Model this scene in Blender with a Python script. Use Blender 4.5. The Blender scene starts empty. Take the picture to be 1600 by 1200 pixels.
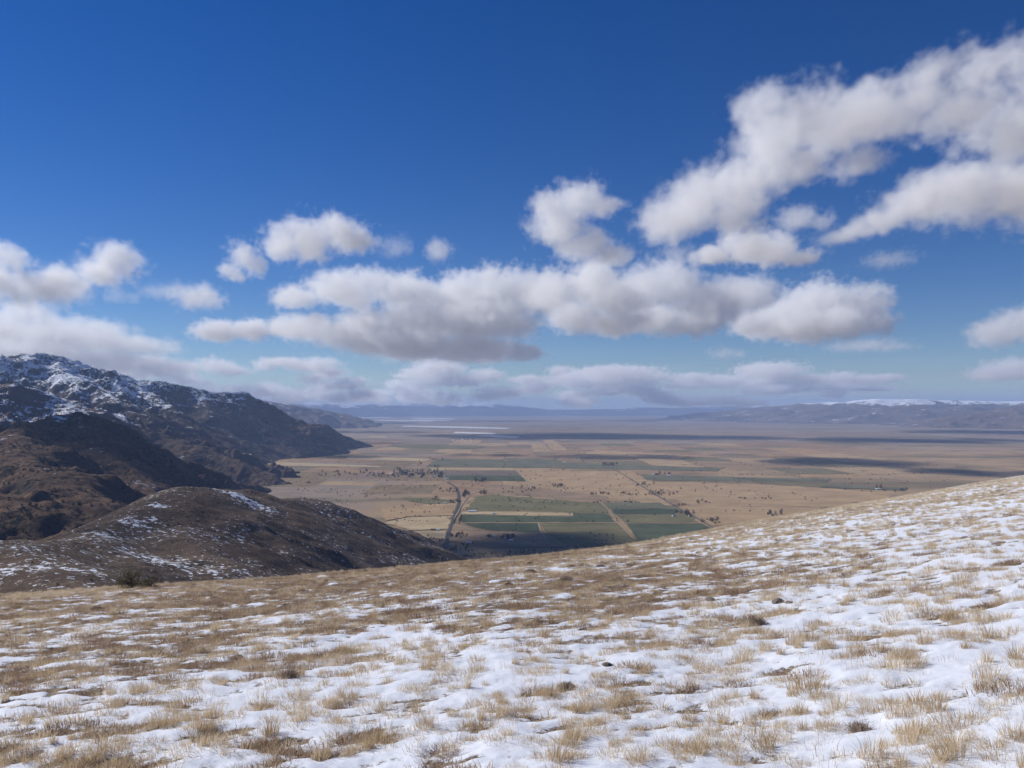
import bpy, math, random
import numpy as np
from mathutils import Vector, Matrix

sc = bpy.context.scene
COL = sc.collection
# ------------------------------------------------------------------ camera
F = 1294.0                      # focal length in photograph pixels (1600 wide)
PITCH = math.atan(38 / F)
CAMZ = 450.0                    # metres above the valley floor
cam = bpy.data.cameras.new('camera')
cam_o = bpy.data.objects.new('camera', cam)
COL.objects.link(cam_o)
sc.camera = cam_o
cam.sensor_width = 36
cam.lens = F * 36 / 1600
cam.clip_start = 0.1
cam.clip_end = 5e5
cam_o.location = (0, 0, CAMZ)
cam_o.rotation_euler = (math.pi / 2 + PITCH, 0, 0)
# ------------------------------------------------------------------ sky, sun, exposure
SUN_EL = math.radians(34)
SUN_AZ = math.radians(-66)      # from straight ahead, negative = left
w = bpy.data.worlds.new('World')
sc.world = w
w.use_nodes = True
wn = w.node_tree
sky = wn.nodes.new('ShaderNodeTexSky')
sky.sky_type = 'NISHITA'
sky.sun_disc = False
sky.sun_elevation = SUN_EL
sky.sun_rotation = SUN_AZ
sky.altitude = 2000
sky.air_density = 1.0
sky.dust_density = 0.0
sky.ozone_density = 3.2
hs = wn.nodes.new('ShaderNodeHueSaturation')
hs.inputs['Saturation'].default_value = 1.36
hs.inputs['Hue'].default_value = 0.516
wn.links.new(sky.outputs[0], hs.inputs['Color'])
bg = wn.nodes['Background']
bg.inputs[1].default_value = 0.078
wn.links.new(hs.outputs[0], bg.inputs[0])
sun = bpy.data.lights.new('sun', 'SUN')
sun_o = bpy.data.objects.new('sun', sun)
COL.objects.link(sun_o)
sun.energy = 5.0
sun.angle = math.radians(0.5)
sun.color = (1.0, 0.965, 0.91)
SUN_DIR = Vector((math.cos(SUN_EL) * math.sin(SUN_AZ), math.cos(SUN_EL) * math.cos(SUN_AZ), math.sin(SUN_EL)))
sun_o.rotation_euler = SUN_DIR.to_track_quat('Z', 'Y').to_euler()
vs = sc.view_settings
vs.view_transform = 'Standard'
vs.look = 'None'
vs.exposure = 0.0
vs.gamma = 1.0
sc.render.engine = 'CYCLES'
cy = sc.cycles
cy.use_denoising = True
cy.use_adaptive_sampling = True
cy.adaptive_threshold = 0.025
cy.max_bounces = 8
cy.diffuse_bounces = 2
cy.glossy_bounces = 1
cy.volume_bounces = 5
cy.transparent_max_bounces = 16
cy.volume_step_rate = 1.5
cy.volume_max_steps = 256
cy.sample_clamp_indirect = 4

CAMV = Vector((0, 0, CAMZ))


def ray(px, py):
    x = (px - 800) / F
    z = (600 - py) / F
    return Vector((x, math.cos(PITCH) - z * math.sin(PITCH), math.sin(PITCH) + z * math.cos(PITCH)))


def at(px, py, D):
    """the point seen at photograph pixel (px, py), D metres ahead"""
    r = ray(px, py)
    return CAMV + r * (D / r.y)


def gnd(px, py, z=0.0):
    """where that line of sight meets the valley floor"""
    r = ray(px, py)
    return CAMV + r * ((z - CAMZ) / r.z)


# ------------------------------------------------------------------ noise in numpy
_rs = np.random.RandomState(7)
_perm = _rs.permutation(512)
_perm = np.concatenate([_perm, _perm])
_ga = _rs.rand(512) * 2 * np.pi
_gx, _gy = np.cos(_ga), np.sin(_ga)


def perlin(x, y, seed=0):
    x = x + seed * 37.17
    y = y + seed * 91.73
    xi = np.floor(x).astype(int)
    yi = np.floor(y).astype(int)
    xf, yf = x - xi, y - yi
    u = xf * xf * xf * (xf * (xf * 6 - 15) + 10)
    v = yf * yf * yf * (yf * (yf * 6 - 15) + 10)

    def g(ix, iy, dx, dy):
        h = _perm[(_perm[ix & 511] + iy) & 511]
        return _gx[h] * dx + _gy[h] * dy
    a = g(xi, yi, xf, yf)
    b = g(xi + 1, yi, xf - 1, yf)
    c = g(xi, yi + 1, xf, yf - 1)
    d = g(xi + 1, yi + 1, xf - 1, yf - 1)
    return ((a + (b - a) * u) * (1 - v) + (c + (d - c) * u) * v) * 1.5


def fbm(x, y, octv=5, seed=0, gain=.5, lac=2.03):
    s, a, n = 0, 1, 0
    for i in range(octv):
        s = s + a * perlin(x, y, seed + i * 3)
        n += a
        a *= gain
        x, y = x * lac, y * lac
    return s / n


def ridged(x, y, octv=5, seed=0, gain=.5, lac=2.07):
    s, a, n, w_ = 0, 1, 0, 1
    for i in range(octv):
        r = 1 - np.abs(perlin(x, y, seed + i * 5))
        r = r * r * w_
        w_ = np.clip(r * 1.6, 0, 1)
        s = s + a * r
        n += a
        a *= gain
        x, y = x * lac, y * lac
    return s / n


def sstep(a, b, x):
    t = np.clip((x - a) / (b - a), 0, 1)
    return t * t * (3 - 2 * t)


# ------------------------------------------------------------------ object helpers
def tag(o, label=None, cat=None, group=None, kind=None):
    if label:
        o['label'] = label
    if cat:
        o['category'] = cat
    if group:
        o['group'] = group
    if kind:
        o['kind'] = kind
    return o


def link(name, data, parent=None):
    o = bpy.data.objects.new(name, data)
    COL.objects.link(o)
    if parent is not None:
        o.parent = parent
    return o


def mesh_np(name, V, faces, mats=(), smooth=False, mat_idx=None):
    """V (n,3) array, faces (m,k) integer array"""
    me = bpy.data.meshes.new(name)
    V = np.asarray(V, dtype=np.float32)
    faces = np.asarray(faces, dtype=np.int32)
    k = faces.shape[1]
    me.vertices.add(len(V))
    me.vertices.foreach_set('co', V.ravel())
    me.loops.add(faces.size)
    me.loops.foreach_set('vertex_index', faces.ravel())
    me.polygons.add(len(faces))
    me.polygons.foreach_set('loop_start', np.arange(0, faces.size, k, dtype=np.int32))
    if smooth:
        me.polygons.foreach_set('use_smooth', np.ones(len(faces), dtype=bool))
    for m in mats:
        me.materials.append(m)
    if mat_idx is not None:
        me.polygons.foreach_set('material_index', np.asarray(mat_idx, dtype=np.int32))
    me.update(calc_edges=True)
    return me


def fattr(me, name, vals):
    a = me.attributes.new(name, 'FLOAT', 'POINT')
    a.data.foreach_set('value', np.asarray(vals, dtype=np.float32).ravel())


def grid_mesh(name, X, Y, Z, mats, attrs=None, zmin=None):
    r, c = X.shape
    idx = np.arange(r * c).reshape(r, c)
    f = np.stack([idx[:-1, :-1], idx[:-1, 1:], idx[1:, 1:], idx[1:, :-1]], -1).reshape(-1, 4)
    V = np.stack([X, Y, Z], -1).reshape(-1, 3)
    attrs = {k: np.asarray(v).ravel() for k, v in (attrs or {}).items()}
    if zmin is not None:
        keep = (V[f, 2] > zmin).any(1)
        f = f[keep]
        used = np.unique(f)
        re = np.zeros(len(V), dtype=int)
        re[used] = np.arange(len(used))
        f = re[f]
        V = V[used]
        attrs = {k: v[used] for k, v in attrs.items()}
    me = mesh_np(name, V, f, mats, smooth=True)
    for k, v in attrs.items():
        fattr(me, k, v)
    return me


# ------------------------------------------------------------------ material helpers
class NT:
    def __init__(self, tree):
        self.t = tree
        self.N = tree.nodes
        self.pos = None

    def nd(self, t, **k):
        q = self.N.new(t)
        for a, b in k.items():
            setattr(q, a, b)
        return q

    def put(self, sock, v):
        if isinstance(v, (int, float)):
            sock.default_value = v
        elif isinstance(v, (tuple, list, Vector)):
            v = tuple(v)
            if len(v) == 3 and sock.type == 'RGBA':
                v = v + (1,)
            sock.default_value = v
        else:
            self.t.links.new(v, sock)

    def M(self, op, a, b=None, c=None, clamp=False):
        q = self.nd('ShaderNodeMath', operation=op, use_clamp=clamp)
        for i, v in enumerate((a, b, c)):
            if v is not None:
                self.put(q.inputs[i], v)
        return q.outputs[0]

    def VM(self, op, a, b=None):
        q = self.nd('ShaderNodeVectorMath', operation=op)
        self.put(q.inputs[0], a)
        if b is not None:
            self.put(q.inputs[1], b)
        return q.outputs['Value'] if op in ('LENGTH', 'DISTANCE', 'DOT_PRODUCT') else q.outputs[0]

    def P(self):
        if self.pos is None:
            self.pos = self.nd('ShaderNodeNewGeometry').outputs['Position']
        return self.pos

    def noise(self, scale, detail=4, rough=.55, vec=None, off=0, dist=0):
        q = self.nd('ShaderNodeTexNoise')
        v = vec if vec is not None else self.P()
        if off:
            v = self.VM('ADD', v, (off, off * 1.7, off * .6))
        self.put(q.inputs['Vector'], v)
        q.inputs['Scale'].default_value = scale
        q.inputs['Detail'].default_value = detail
        q.inputs['Roughness'].default_value = rough
        q.inputs['Distortion'].default_value = dist
        return q.outputs[0]

    def ramp(self, fac, stops, interp='LINEAR'):
        q = self.nd('ShaderNodeValToRGB')
        cr = q.color_ramp
        cr.interpolation = interp
        while len(cr.elements) < len(stops):
            cr.elements.new(.5)
        for e, (p, c) in zip(cr.elements, stops):
            e.position = p
            e.color = tuple(c) + (1,) if len(c) == 3 else c
        self.put(q.inputs[0], fac)
        return q.outputs[0]

    def mix(self, fac, a, b, mode='MIX'):
        q = self.nd('ShaderNodeMix', data_type='RGBA', blend_type=mode)
        self.put(q.inputs[0], fac)
        self.put(q.inputs[6], a)
        self.put(q.inputs[7], b)
        return q.outputs[2]

    def sm(self, a, b, x):
        q = self.nd('ShaderNodeMapRange', interpolation_type='SMOOTHSTEP')
        self.put(q.inputs[0], x)
        q.inputs[1].default_value = a
        q.inputs[2].default_value = b
        return q.outputs[0]

    def attr(self, name):
        return self.nd('ShaderNodeAttribute', attribute_name=name).outputs['Fac']

    def scaled(self, s):
        return self.VM('MULTIPLY', self.P(), s)


def new_mat(name, rough=.95, spec=.15):
    m = bpy.data.materials.new(name)
    m.use_nodes = True
    t = NT(m.node_tree)
    b = m.node_tree.nodes['Principled BSDF']
    b.inputs['Roughness'].default_value = rough
    b.inputs['Specular IOR Level'].default_value = spec
    return m, t, b


def bump(t, b, h, strength=.5, dist=1.0):
    q = t.nd('ShaderNodeBump')
    q.inputs['Strength'].default_value = strength
    q.inputs['Distance'].default_value = dist
    t.put(q.inputs['Height'], h)
    t.put(b.inputs['Normal'], q.outputs[0])


def flat_mat(name, c, var=.25, scale=.2, rough=.9, spec=.2):
    m, t, b = new_mat(name, rough, spec)
    n = t.noise(scale, 3)
    lo = tuple(x * (1 - var) for x in c)
    hi = tuple(min(1, x * (1 + var)) for x in c)
    t.put(b.inputs['Base Color'], t.ramp(n, [(.3, lo), (.7, hi)]))
    return m


SNOW = (.80, .83, .88)


def terrain_mat(name, stops, s_big, s_mid, s_fine, shrub=None, snow_amp=.6, snow_scale=None, bump_d=3., bump_s=.6, rock=None):
    """mottled dry hillside; snow lies where the vertex attribute says, broken up by fine noise"""
    m, t, b = new_mat(name, 1.0, .05)
    n = t.M('ADD', t.M('MULTIPLY', t.noise(s_big, 4), .6), t.M('MULTIPLY', t.noise(s_mid, 5, .65), .4))
    c = t.ramp(n, stops)
    f = t.noise(s_fine, 5, .7)
    c = t.mix(t.M('MULTIPLY', t.sm(.38, .68, f), .55), c, tuple(x * .45 for x in stops[0][1]))
    if rock:
        r = t.attr('rock')
        c = t.mix(t.sm(.35, .75, t.M('ADD', r, t.M('MULTIPLY', t.M('SUBTRACT', t.noise(s_mid * 2, 5, .7), .5), .9))), c, rock)
    sn = t.M('ADD', t.attr('snow'), t.M('MULTIPLY', t.M('SUBTRACT', t.noise(snow_scale or s_fine, 6, .72), .5), snow_amp * 2))
    sn = t.sm(.42, .6, sn)
    c = t.mix(sn, c, SNOW)
    if shrub:
        col, sca, lo, hi = shrub
        c = t.mix(t.sm(lo, hi, t.M('ADD', t.noise(sca, 3, .75), t.M('MULTIPLY', t.M('SUBTRACT', t.noise(sca * .09, 4), .5), .8))), c, col)
    t.put(b.inputs['Base Color'], c)
    bump(t, b, t.M('ADD', f, t.noise(s_mid, 6, .65)), bump_s, bump_d)
    return m


# ------------------------------------------------------------------ valley floor
def valley_material():
    m, t, b = new_mat('valley_soil', 1.0, .05)
    P = t.P()
    warp = t.VM('ADD', P, t.VM('MULTIPLY', t.nd('ShaderNodeTexNoise').outputs[1], (0, 0, 0)))
    big = t.noise(1 / 2600, 4, .55, off=900)
    mid = t.noise(1 / 420, 5, .6, off=300)
    fine = t.noise(1 / 28, 5, .7)
    streak = t.noise(1 / 900, 5, .6, vec=t.VM('MULTIPLY', P, (.35, 1, 1)), off=77)
    tan = t.ramp(t.M('ADD', t.M('MULTIPLY', big, .5), t.M('MULTIPLY', mid, .5)),
                 [(.32, (.165, .120, .078)), (.43, (.300, .208, .122)), (.50, (.385, .275, .160)), (.56, (.285, .205, .125)), (.68, (.190, .158, .096))])
    sage = t.ramp(mid, [(.34, (.19, .155, .125)), (.5, (.30, .235, .18)), (.66, (.225, .188, .145))])
    sep = t.nd('ShaderNodeSeparateXYZ')
    t.put(sep.inputs[0], P)
    x, y = sep.outputs[0], sep.outputs[1]
    # sagebrush on the left apron, and on the far plain
    left = t.sm(-350, -900, t.M('ADD', x, t.M('MULTIPLY', t.M('SUBTRACT', mid, .5), 900)))
    far = t.sm(7000, 12000, t.M('ADD', y, t.M('MULTIPLY', t.M('SUBTRACT', big, .5), 6000)))
    c = t.mix(t.M('MAXIMUM', left, far), tan, sage)
    c = t.mix(t.M('MULTIPLY', t.sm(.52, .60, streak), .6), c, (.125, .118, .070))
    c = t.mix(t.M('MULTIPLY', t.sm(.54, .60, t.noise(1 / 1300, 3, .5, vec=t.VM('MULTIPLY', P, (.5, 1, 1)), off=411)), .55), c, (.215, .140, .088))
    c = t.mix(t.M('MULTIPLY', t.sm(.5, .75, fine), .5), c, (.11, .088, .062))
    c = t.mix(t.M('MULTIPLY', t.sm(.55, .68, t.noise(1 / 9, 3, .7)), .3), c, (.08, .068, .05))
    t.put(b.inputs['Base Color'], c)
    return m


def build_valley():
    ang = np.linspace(-math.pi, math.pi, 181)
    rad = np.concatenate([[1.0], np.geomspace(150, 280000, 90)])
    R, A = np.meshgrid(rad, ang, indexing='ij')
    me = grid_mesh('valley_floor', R * np.sin(A), R * np.cos(A), R * 0 + 0.0, [valley_material()])
    tag(link('valley_floor', me), kind='structure')


build_valley()


def poly_sheet(name, pts, z, mat, px=True):
    P = [gnd(x, y, z) for x, y in pts] if px else [Vector((x, y, z)) for x, y in pts]
    Q = []
    jr = random.Random(len(pts) * 7 + int(pts[0][0]))
    for a, b in zip(P, P[1:] + P[:1]):
        n = max(1, int((b - a).length / 45))
        d = (b - a).normalized()
        w_ = min(9.0, (b - a).length * .012)
        for k in range(n):
            j = 0 if k == 0 else jr.gauss(0, w_)
            Q.append(a.lerp(b, k / n) + Vector((-d.y, d.x, 0)) * j)
    P = Q
    me = bpy.data.meshes.new(name)
    me.from_pydata([tuple(p) for p in P], [], [tuple(range(len(P)))])
    me.materials.append(mat)
    me.update()
    if me.polygons[0].normal.z < 0:
        me.flip_normals()
    return link(name, me)


def field_mat(name, c, stripe=0.0, ang=0.0, c2=None):
    m, t, b = new_mat(name, 1.0, .05)
    c2 = c2 or tuple(x * .68 for x in c)
    n = t.M('ADD', t.M('MULTIPLY', t.noise(1 / 160, 5, .6), .6), t.M('MULTIPLY', t.noise(1 / 22, 4, .7), .4))
    col = t.ramp(n, [(.36, c2), (.52, c), (.66, tuple(min(1, x * 1.22) for x in c))])
    if stripe:
        mp = t.nd('ShaderNodeMapping')
        t.put(mp.inputs['Vector'], t.P())
        mp.inputs['Rotation'].default_value = (0, 0, ang)
        v = t.VM('MULTIPLY', mp.outputs[0], (.004, 1 / stripe, 0))
        col = t.mix(t.M('MULTIPLY', t.sm(.5, .64, t.noise(1.0, 3, .6, vec=v)), .55), col, c2)
    t.put(b.inputs['Base Color'], col)
    return m


FM = {
    'green': field_mat('winter_wheat', (.090, .108, .064), 24, .05),
    'green2': field_mat('dark_green_crop', (.068, .086, .055), 18, .02),
    'olive': field_mat('olive_pasture', (.175, .160, .085), 40, .1, (.115, .115, .062)),
    'stripe': field_mat('mown_hay', (.165, .150, .080), 28, .03, (.080, .092, .048)),
    'tan': field_mat('dry_pasture', (.400, .280, .160), 60, .1, (.31, .215, .125)),
    'straw': field_mat('stubble', (.44, .345, .21), 30, .04, (.34, .26, .155)),
    'brown': field_mat('fallow', (.29, .21, .138), 30, .2),
    'grey': field_mat('grey_green_meadow', (.150, .150, .098), 50, .05),
    'mauve': field_mat('ploughed', (.185, .145, .118), 20, .05),
    'snow': field_mat('snowy_field', (.62, .62, .64), 90, .02, (.38, .35, .33)),
}
FIELDS = [  # (kind, label words, corners in photograph pixels)
    ('tan', [(800, 737), (985, 736), (1082, 781), (950, 776), (842, 762)]),
    ('brown', [(770, 757), (842, 762), (950, 776), (945, 784), (770, 772), (745, 765)]),
    ('tan', [(990, 752), (1200, 757), (1400, 770), (1360, 792), (1080, 790), (1030, 770)]),
    ('tan', [(1066, 790), (1340, 795), (1220, 812), (1100, 822)]),
    ('olive', [(742, 776), (770, 773), (938, 786), (950, 797), (896, 800), (728, 797)]),
    ('straw', [(724, 799), (895, 801.5), (895, 806), (720, 803)]),
    ('green', [(720, 804), (820, 806), (896, 806.8), (897, 802), (947, 802), (962, 816), (721, 815.6)]),
    ('green2', [(724, 817.4), (841, 817.2), (847, 831), (800, 831), (762, 828), (738, 823)]),
    ('stripe', [(845, 817.4), (964, 817.4), (976, 828.5), (851, 829.5)]),
    ('olive', [(852, 830.5), (977, 829.5), (996, 846), (930, 858), (870, 848)]),
    ('green2', [(954, 795), (1056, 795), (1063, 799), (1052, 803), (961, 803.2)]),
    ('olive', [(961, 804), (1058, 804), (1082, 812), (1090, 816), (975, 816.4)]),
    ('green', [(978, 817.5), (1098, 818), (1112, 826), (1040, 845), (1000, 848), (988, 832)]),
    ('grey', [(943, 786), (1030, 785), (1048, 794), (952, 794)]),
    ('grey', [(676, 736), (806, 735), (823, 752), (703, 750)]),
    ('green', [(694, 743), (813, 743), (823, 752), (703, 750)]),
    ('mauve', [(690, 736), (806, 735.2), (812, 742.4), (697, 742.4)]),
    ('grey', [(682, 717), (790, 718), (791, 730.5), (668, 729)]),
    ('grey', [(792, 716), (872, 718), (862, 731), (793, 730.5)]),
    ('straw', [(672, 731), (802, 731.5), (800, 734), (676, 734)]),
    ('straw', [(545, 712), (675, 717), (660, 721), (540, 717)]),
    ('grey', [(1000, 741), (1140, 745), (1300, 749), (1290, 753), (1010, 750)]),
    ('grey', [(870, 722), (1000, 727), (1130, 731), (1120, 736), (862, 731)]),
    ('tan', [(930, 703), (1080, 711), (1060, 717), (900, 712)]),
    ('straw', [(600, 816), (640, 808), (706, 806), (700, 826), (640, 828)]),
    ('tan', [(596, 793), (706, 796), (708, 805), (636, 807), (600, 814)]),
    ('olive', [(628, 777), (708, 781), (712, 785), (670, 787), (640, 783)]),
    ('brown', [(706, 818), (760, 829), (850, 832), (890, 853), (770, 856), (700, 846)]),
    ('straw', [(620, 830), (698, 829), (694, 842), (650, 840)]),
    ('straw', [(440, 722), (590, 728), (600, 730), (400, 727)]),
    ('tan', [(700, 706), (800, 708), (780, 712), (690, 711)]),
    ('olive', [(640, 694), (760, 697), (740, 702), (620, 699)]),
    ('snow', [(580, 656.0), (700, 656.5), (706, 658.4), (600, 658.2)]),
    ('snow', [(632, 665.0), (720, 666.2), (800, 668.6), (790, 670.2), (690, 668.4), (626, 666.6)]),
    ('snow', [(650, 653.4), (706, 653.6), (712, 655.2), (640, 655.0)]),
    ('snow', [(768, 679.5), (812, 682), (806, 685), (740, 681.5)]),
    ('snow', [(712, 674.5), (776, 676.5), (770, 678.6), (708, 676.6)]),
    ('snow', [(540, 651.2), (610, 651.6), (612, 652.8), (530, 652.4)]),
    ('straw', [(578, 681), (606, 682.4), (606, 684), (578, 683)]),
    ('grey', [(1290, 757), (1420, 762), (1410, 766), (1280, 761)]),
]
# the section grid of the valley: plain dry parcels under the fields one can tell apart
gr = random.Random(31)
GX = [-2300, -1900, -1500, -1150, -800, -420, -60, 220, 424, 600, 760, 1100, 1480, 1900, 2350, 2800, 3300, 3900, 4600]
PARCEL = [field_mat('parcel_soil', c, 45, a) for c, a in [((.37, .245, .135), .02), ((.30, .20, .118), 1.59), ((.40, .285, .165), .03), ((.235, .178, .108), 1.55), ((.185, .158, .090), .01), ((.325, .22, .135), .05)]]
for gx0, gx1 in zip(GX[:-1], GX[1:]):
    gy0 = 2700 + gr.uniform(0, 200)
    while gy0 < 10500:
        gy1 = gy0 + gr.choice([180, 260, 400, 400, 800]) * (1 + gy0 / 12000)
        lim = -420 if gy0 < 4200 else -1500 if gy0 < 6500 else -2500
        if gr.random() < .72 and gx0 >= lim and gx1 < 1600 + (gy0 - 2700) * .45:
            e = [gr.uniform(3, 16) for _ in range(4)]
            tag(poly_sheet('field', [(gx0 + e[0], gy0 + e[1]), (gx1 - e[2], gy0 + e[1]), (gx1 - e[2], gy1 - e[3]), (gx0 + e[0], gy1 - e[3])], .4, gr.choice(PARCEL), px=False), kind='structure')
        gy0 = gy1
for i, (k, pts) in enumerate(FIELDS):
    tag(poly_sheet('field', pts, .7 + .06 * i, FM[k]), kind='structure')


def strip(name, pts, width, z, mat):
    P = [gnd(x, y, z) for x, y in pts]
    # smooth the line a little
    Q = []
    for i in range(len(P) - 1):
        for k in range(4):
            Q.append(P[i].lerp(P[i + 1], k / 4))
    Q.append(P[-1])
    V, fc = [], []
    for i, p in enumerate(Q):
        d = (Q[min(i + 1, len(Q) - 1)] - Q[max(i - 1, 0)])
        d.z = 0
        d.normalize()
        n = Vector((-d.y, d.x, 0)) * width / 2
        V += [tuple(p + n), tuple(p - n)]
        if i:
            fc.append((2 * i - 2, 2 * i - 1, 2 * i + 1, 2 * i))
    me = bpy.data.meshes.new(name)
    me.from_pydata(V, [], fc)
    me.materials.append(mat)
    return tag(link(name, me), kind='structure')


ASPH = flat_mat('asphalt', (.060, .060, .064), .2, .05)
DIRT = flat_mat('dirt_track', (.36, .285, .19), .2, .03)
VERGE = flat_mat('grass_verge', (.12, .095, .06), .35, .03)
R1 = [(690, 860), (697, 846), (700, 834), (705, 820), (709, 808), (714, 794), (717, 784), (716, 772), (713, 762), (707, 757.5), (699, 753)]
R2 = [(1150, 846), (1112, 823), (1080, 804), (1060, 793.5), (1030, 776), (1004, 760), (976, 742.5), (960, 734)]
strip('road_verge', R1, 14, 3.2, VERGE)
strip('road', R1, 7.5, 3.6, ASPH)
strip('road_verge', R2, 13, 3.2, VERGE)
strip('road', R2, 7, 3.6, flat_mat('worn_asphalt', (.16, .14, .13), .2, .05))
TR = [([(941, 787), (952, 797), (965, 816), (990, 842)], 4.5), ([(841, 816.8), (846, 832), (857, 847)], 6),
      ([(800, 834), (830, 842), (860, 850), (893, 857)], 6), ([(709, 819), (740, 828), (800, 834)], 5),
      ([(718, 816.4), (964, 816.8), (1090, 817.2)], 4), ([(735, 781), (728, 786), (717, 788)], 6),
      ([(708, 812), (716, 800), (720, 790), (731, 776)], 5), ([(808, 735), (823, 752), (860, 763)], 6), ([(695, 743), (690, 752), (700, 757)], 6)]
for pts, wd in TR:
    strip('farm_track', pts, wd, 3.4, DIRT)


# ------------------------------------------------------------------ hills
def massif(X, Y, spines, k=30.):
    """spines: (points [(x,y,z)], slope on the left of the line, slope on the right, crest rounding)"""
    acc = np.full(X.shape, -1e9)
    dist = np.full(X.shape, 1e9)
    for pts, sl, sr, rd in spines:
        best = np.full(X.shape, -1e9)
        bd = np.full(X.shape, 1e9)
        for (x0, y0, z0), (x1, y1, z1) in zip(pts[:-1], pts[1:]):
            dx, dy = x1 - x0, y1 - y0
            L2 = dx * dx + dy * dy
            t = np.clip(((X - x0) * dx + (Y - y0) * dy) / L2, 0, 1)
            cx, cy_ = x0 + t * dx, y0 + t * dy
            d = np.hypot(X - cx, Y - cy_)
            side = (dx * (Y - y0) - dy * (X - x0)) / math.sqrt(L2)
            s = sr + (sl - sr) * sstep(-80, 80, side)
            h = z0 + t * (z1 - z0) - s * (np.sqrt(d * d + rd * rd) - rd)
            best = np.maximum(best, h)
            bd = np.minimum(bd, d)
        m = np.maximum(acc, best)
        acc = m + k * np.log(np.exp((acc - m) / k) + np.exp((best - m) / k))
        dist = np.minimum(dist, bd)
    return acc, dist


def spine(pts):
    return [tuple(at(px, py, D)) for px, py, D in pts]


def grid(x0, x1, y0, y1, step):
    return np.meshgrid(np.arange(x0, x1, step), np.arange(y0, y1, step))


def slope_of(Z, step):
    gy, gx = np.gradient(Z, step)
    return np.hypot(gx, gy), gx, gy


def near_ridge():
    st = 5.0
    X, Y = grid(-1500, 330, 330, 2700, st)
    wx = X + 26 * fbm(X / 160, Y / 160, 3, 4)
    wy = Y + 26 * fbm(X / 160, Y / 160, 3, 8)
    S = [(spine([(-330, 880, 560), (-100, 868, 680), (0, 861, 760), (90, 852, 880), (140, 832, 990), (200, 806, 1120), (245, 783, 1240), (285, 770, 1330), (345, 766, 1430), (385, 773, 1520), (430, 781, 1640), (478, 777, 1760), (514, 789, 1850), (546, 816, 2010), (578, 846, 2190), (606, 872, 2360)]), .50, .47, 26),
         (spine([(285, 771, 1330), (300, 830, 1120), (330, 890, 900)]), .45, .45, 30),
         (spine([(385, 774, 1520), (450, 820, 1500), (560, 880, 1450)]), .42, .42, 30),
         (spine([(0, 862, 760), (60, 890, 640), (120, 930, 520)]), .4, .4, 30)]
    h, d = massif(wx, wy, S, 14)
    rel = sstep(0, 140, d)
    h = h + (ridged(X / 260, Y / 190, 5, 11) - .5) * 16 * (.12 + .88 * rel) + fbm(X / 38, Y / 38, 5, 5, .6) * 4.0
    # dusting of snow: heavier on the left flank, patches near the crest
    px = 800 + F * X / Y
    py = 638 - F * (h - CAMZ) / Y
    n = fbm(X / 90, Y / 90, 4, 21)

    def patch(cx, cy_, rx, ry, a):
        k_ = np.argmin(((px - cx) ** 2 + (py - cy_) ** 2) + (Y / 400) ** 2)
        x0, y0 = X.flat[k_], Y.flat[k_]
        return a * np.exp(-(((X - x0) / (rx * y0 / F)) ** 2 + ((Y - y0) / (2.6 * ry * y0 / F)) ** 2))
    sn = .16 + .34 * n + .16 * sstep(-350, -750, X) * sstep(1300, 800, Y)
    for p in [(60, 885, 140, 26, .50), (150, 866, 70, 10, .28), (165, 835, 34, 10, .42), (205, 815, 26, 9, .46), (250, 790, 22, 6, .42), (245, 811, 14, 6, .4),
              (360, 769, 40, 4, .40), (410, 792, 34, 6, .36), (260, 835, 40, 20, .18), (280, 880, 100, 26, .38), (370, 825, 26, 12, .22), (460, 825, 24, 6, .2)]:
        sn = sn + .85 * patch(*p)
    m = terrain_mat('ridge_grass', [(.30, (.075, .055, .043)), (.48, (.125, .090, .066)), (.62, (.180, .130, .092)), (.75, (.12, .09, .066))],
                    1 / 130, 1 / 26, 1 / 4.5, shrub=((.028, .026, .022), 1 / 6, .60, .72), snow_amp=1.35, snow_scale=1 / 7, bump_d=1.6, bump_s=.9)
    tag(link('near_ridge', grid_mesh('near_ridge', X, Y, h, [m], {'snow': sn}, zmin=-8)), kind='structure')
    return X, Y, h


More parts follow.
